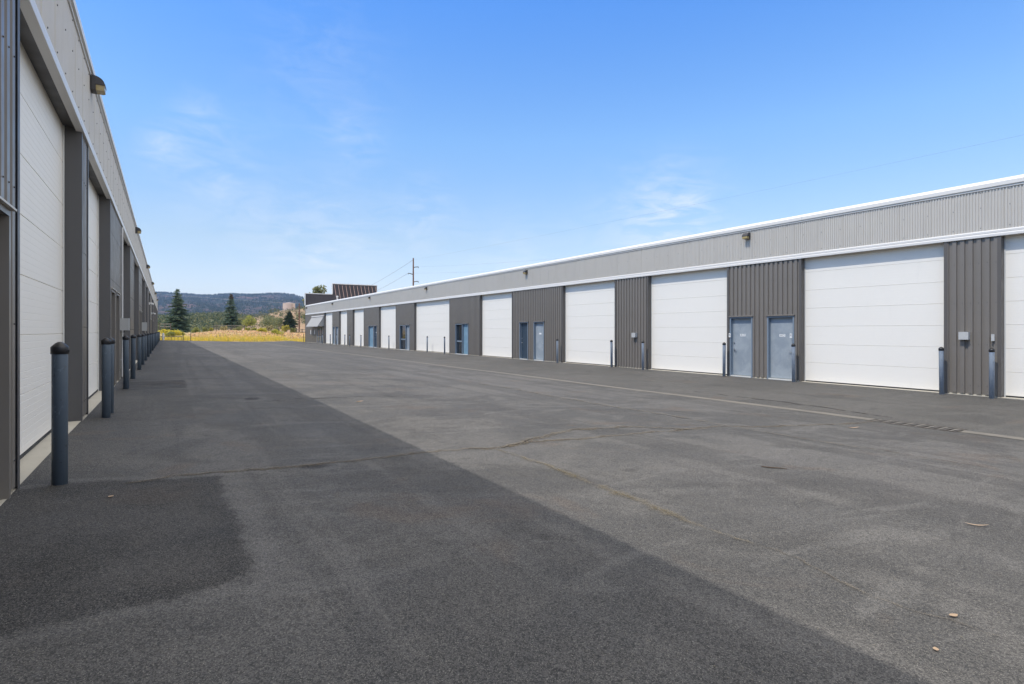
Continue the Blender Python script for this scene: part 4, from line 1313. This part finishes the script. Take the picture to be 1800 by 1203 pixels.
# dark posts
for px, dd, y0, y1, lab in [(335.3, 84, 585, 600, 'thin dark steel post at the left end of the yellow grass'), (322, 82, 589.5, 599, 'short dark gate post right of the gate'),
                            (533.5, 96, 587, 601, 'rusty post at the far left corner of the right building')]:
    x, y = cw(px, dd); root = thing('steel_post', (x, y, zat(y1, dd)), lab, 'post')
    b = MB(); b.tube([(x, y, zat(y1 + 3, dd)), (x, y, zat(y0, dd))], .045 if px != 533.5 else .05, 10); b.build('shaft', M['rust'] if px == 533.5 else M['gate'], root)
    b = MB(); b.lathe([(.055, -.02), (.055, .01), (.0, .04)], (x, y, zat(y0, dd)), 10); b.build('post_cap', M['gate'], root)
x, y = cw(287, 81.5); root = thing('marker_post', (x, y, zat(599, 81.5)), 'white marker post at the end of the left building', 'post')
b = MB(); b.lathe([(.13, -.2), (.13, 1.02), (.11, 1.07), (.0, 1.09)], (x, y, zat(599, 81.5)), 16); b.build('shaft', M['trim'], root)
b = MB(); b.lathe([(.134, .52), (.134, .56), (.131, .565)], (x, y, zat(599, 81.5)), 16); b.build('band', M['conduit'], root)
# gate
dg_ = 83.0
xa, ya = cw(282, dg_); xb, yb = cw(320.5, dg_); zg = zat(599, dg_)
root = thing('metal_gate', (xa, ya, zg), 'low dark metal rail gate across the end of the lot', 'gate')
b = MB(); b.tube([(xa, ya, zg + .58), (xb, yb, zg + .58)], .045, 8); b.build('top_rail', M['gate'], root)
for k in range(7):
    q = .03 + k * .155; x, y = xa + (xb - xa) * q, ya + (yb - ya) * q
    b = MB(); b.tube([(x, y, zg - .3), (x, y, zg + (.66 if k in (0, 3) else .54))], .035 if k in (0, 3) else .02, 8); b.build('gate_post' if k in (0, 3) else 'baluster', M['gate'], root)

# ------------------------------------------------------------------ litter on the asphalt
def leaf(px, py, L, w, rz, label, mat):
    x, y = gp(px, py); z = lot_z(x, y)
    n = 9; vs = []
    for k in range(n + 1):
        q = k / n; ww = w * math.sin(math.pi * min(1, q * 1.02)) ** .8 * .5; u = (q - .5) * L
        for s in (-1, 0, 1):
            lx, ly = u, s * ww
            vs.append((x + lx * math.cos(rz) - ly * math.sin(rz), y + lx * math.sin(rz) + ly * math.cos(rz), z + .006 + .10 * L * (2 * q - 1) ** 2 + (.25 * ww if s else 0)))
    fs = [(3 * k + i, 3 * k + i + 1, 3 * k + i + 4, 3 * k + i + 3) for k in range(n) for i in range(2)]
    b = MB(); b.add(vs, fs, 0, True); tag(b.build('dry_leaf', mat), label, 'leaf', 'dry leaves on the asphalt')


ml = leafmat('dry pale leaf', (.44, .31, .20), (.50, .37, .25), .7, .2)
leaf(1716, 924, .17, .022, -.95, 'long pale straw coloured leaf lying on sunlit asphalt near the right edge', ml)
leaf(1676, 1084, .055, .03, -.3, 'broad pale tan leaf on sunlit asphalt in the lower right', ml)
leaf(1645, 1144, .035, .024, .6, 'small tan leaf on the asphalt nearest the bottom right corner', ml)
leaf(632, 707, .18, .07, .2, 'orange tan leaf on the sunlit asphalt beyond the shadow edge', ml)
leaf(195, 877, .05, .04, 1.0, 'tiny yellow leaf on the dark patch beside the near bollard', ml)
leaf(1500, 752, .22, .05, -.5, 'pale leaf beside the cracks left of the drain grate', ml)
b = MB(); pts = [Vector(gp(*p)) for p in [(1338, 822), (1352, 824), (1368, 825), (1384, 827)]]
b.tube([(p.x, p.y, lot_z(p.x, p.y) + .012) for p in pts], [.006, .008, .007, .004], 6)
tag(b.build('twig', M['bark']), 'thin dark twig lying on the sunlit asphalt', 'twig')

def gravel():
    random.seed(91); b = MB()
    spots = []
    for _ in range(170): spots.append(gp(random.uniform(900, 1800), random.uniform(640, 1203)))
    for _ in range(70): spots.append((random.uniform(-1.0, -.55), random.uniform(3, 22)))
    for _ in range(60): spots.append(gp(random.uniform(0, 900), random.uniform(700, 1203)))
    for x, y in spots:
        r = random.uniform(.002, .0055); z = lot_z(x, y)
        q = [(x + r * random.uniform(.6, 1.3) * math.cos(k * 1.257), y + r * random.uniform(.6, 1.3) * math.sin(k * 1.257), z + .002) for k in range(5)]
        b.add(q + [(x, y, z + r * 1.1)], [(k, (k + 1) % 5, 5) for k in range(5)])
    tag(b.build('gravel', M['channel']), 'loose grit scattered over the asphalt', 'grit', kind='stuff')
gravel()

# ------------------------------------------------------------------ haze
hz = NT('haze air')
hz.n.remove(hz.bsdf)
pv = hz.n.new('ShaderNodeVolumePrincipled')
pv.inputs['Color'].default_value = (.40, .60, 1.0, 1); pv.inputs['Density'].default_value = 1.1e-4; pv.inputs['Anisotropy'].default_value = .0
hz.l.new(pv.outputs[0], hz.out.inputs['Volume'])
b = MB(); b.box(-7600, 7600, -7600, 7600, -1.8, 205)
tag(b.build('haze', hz.mat), kind='stuff')
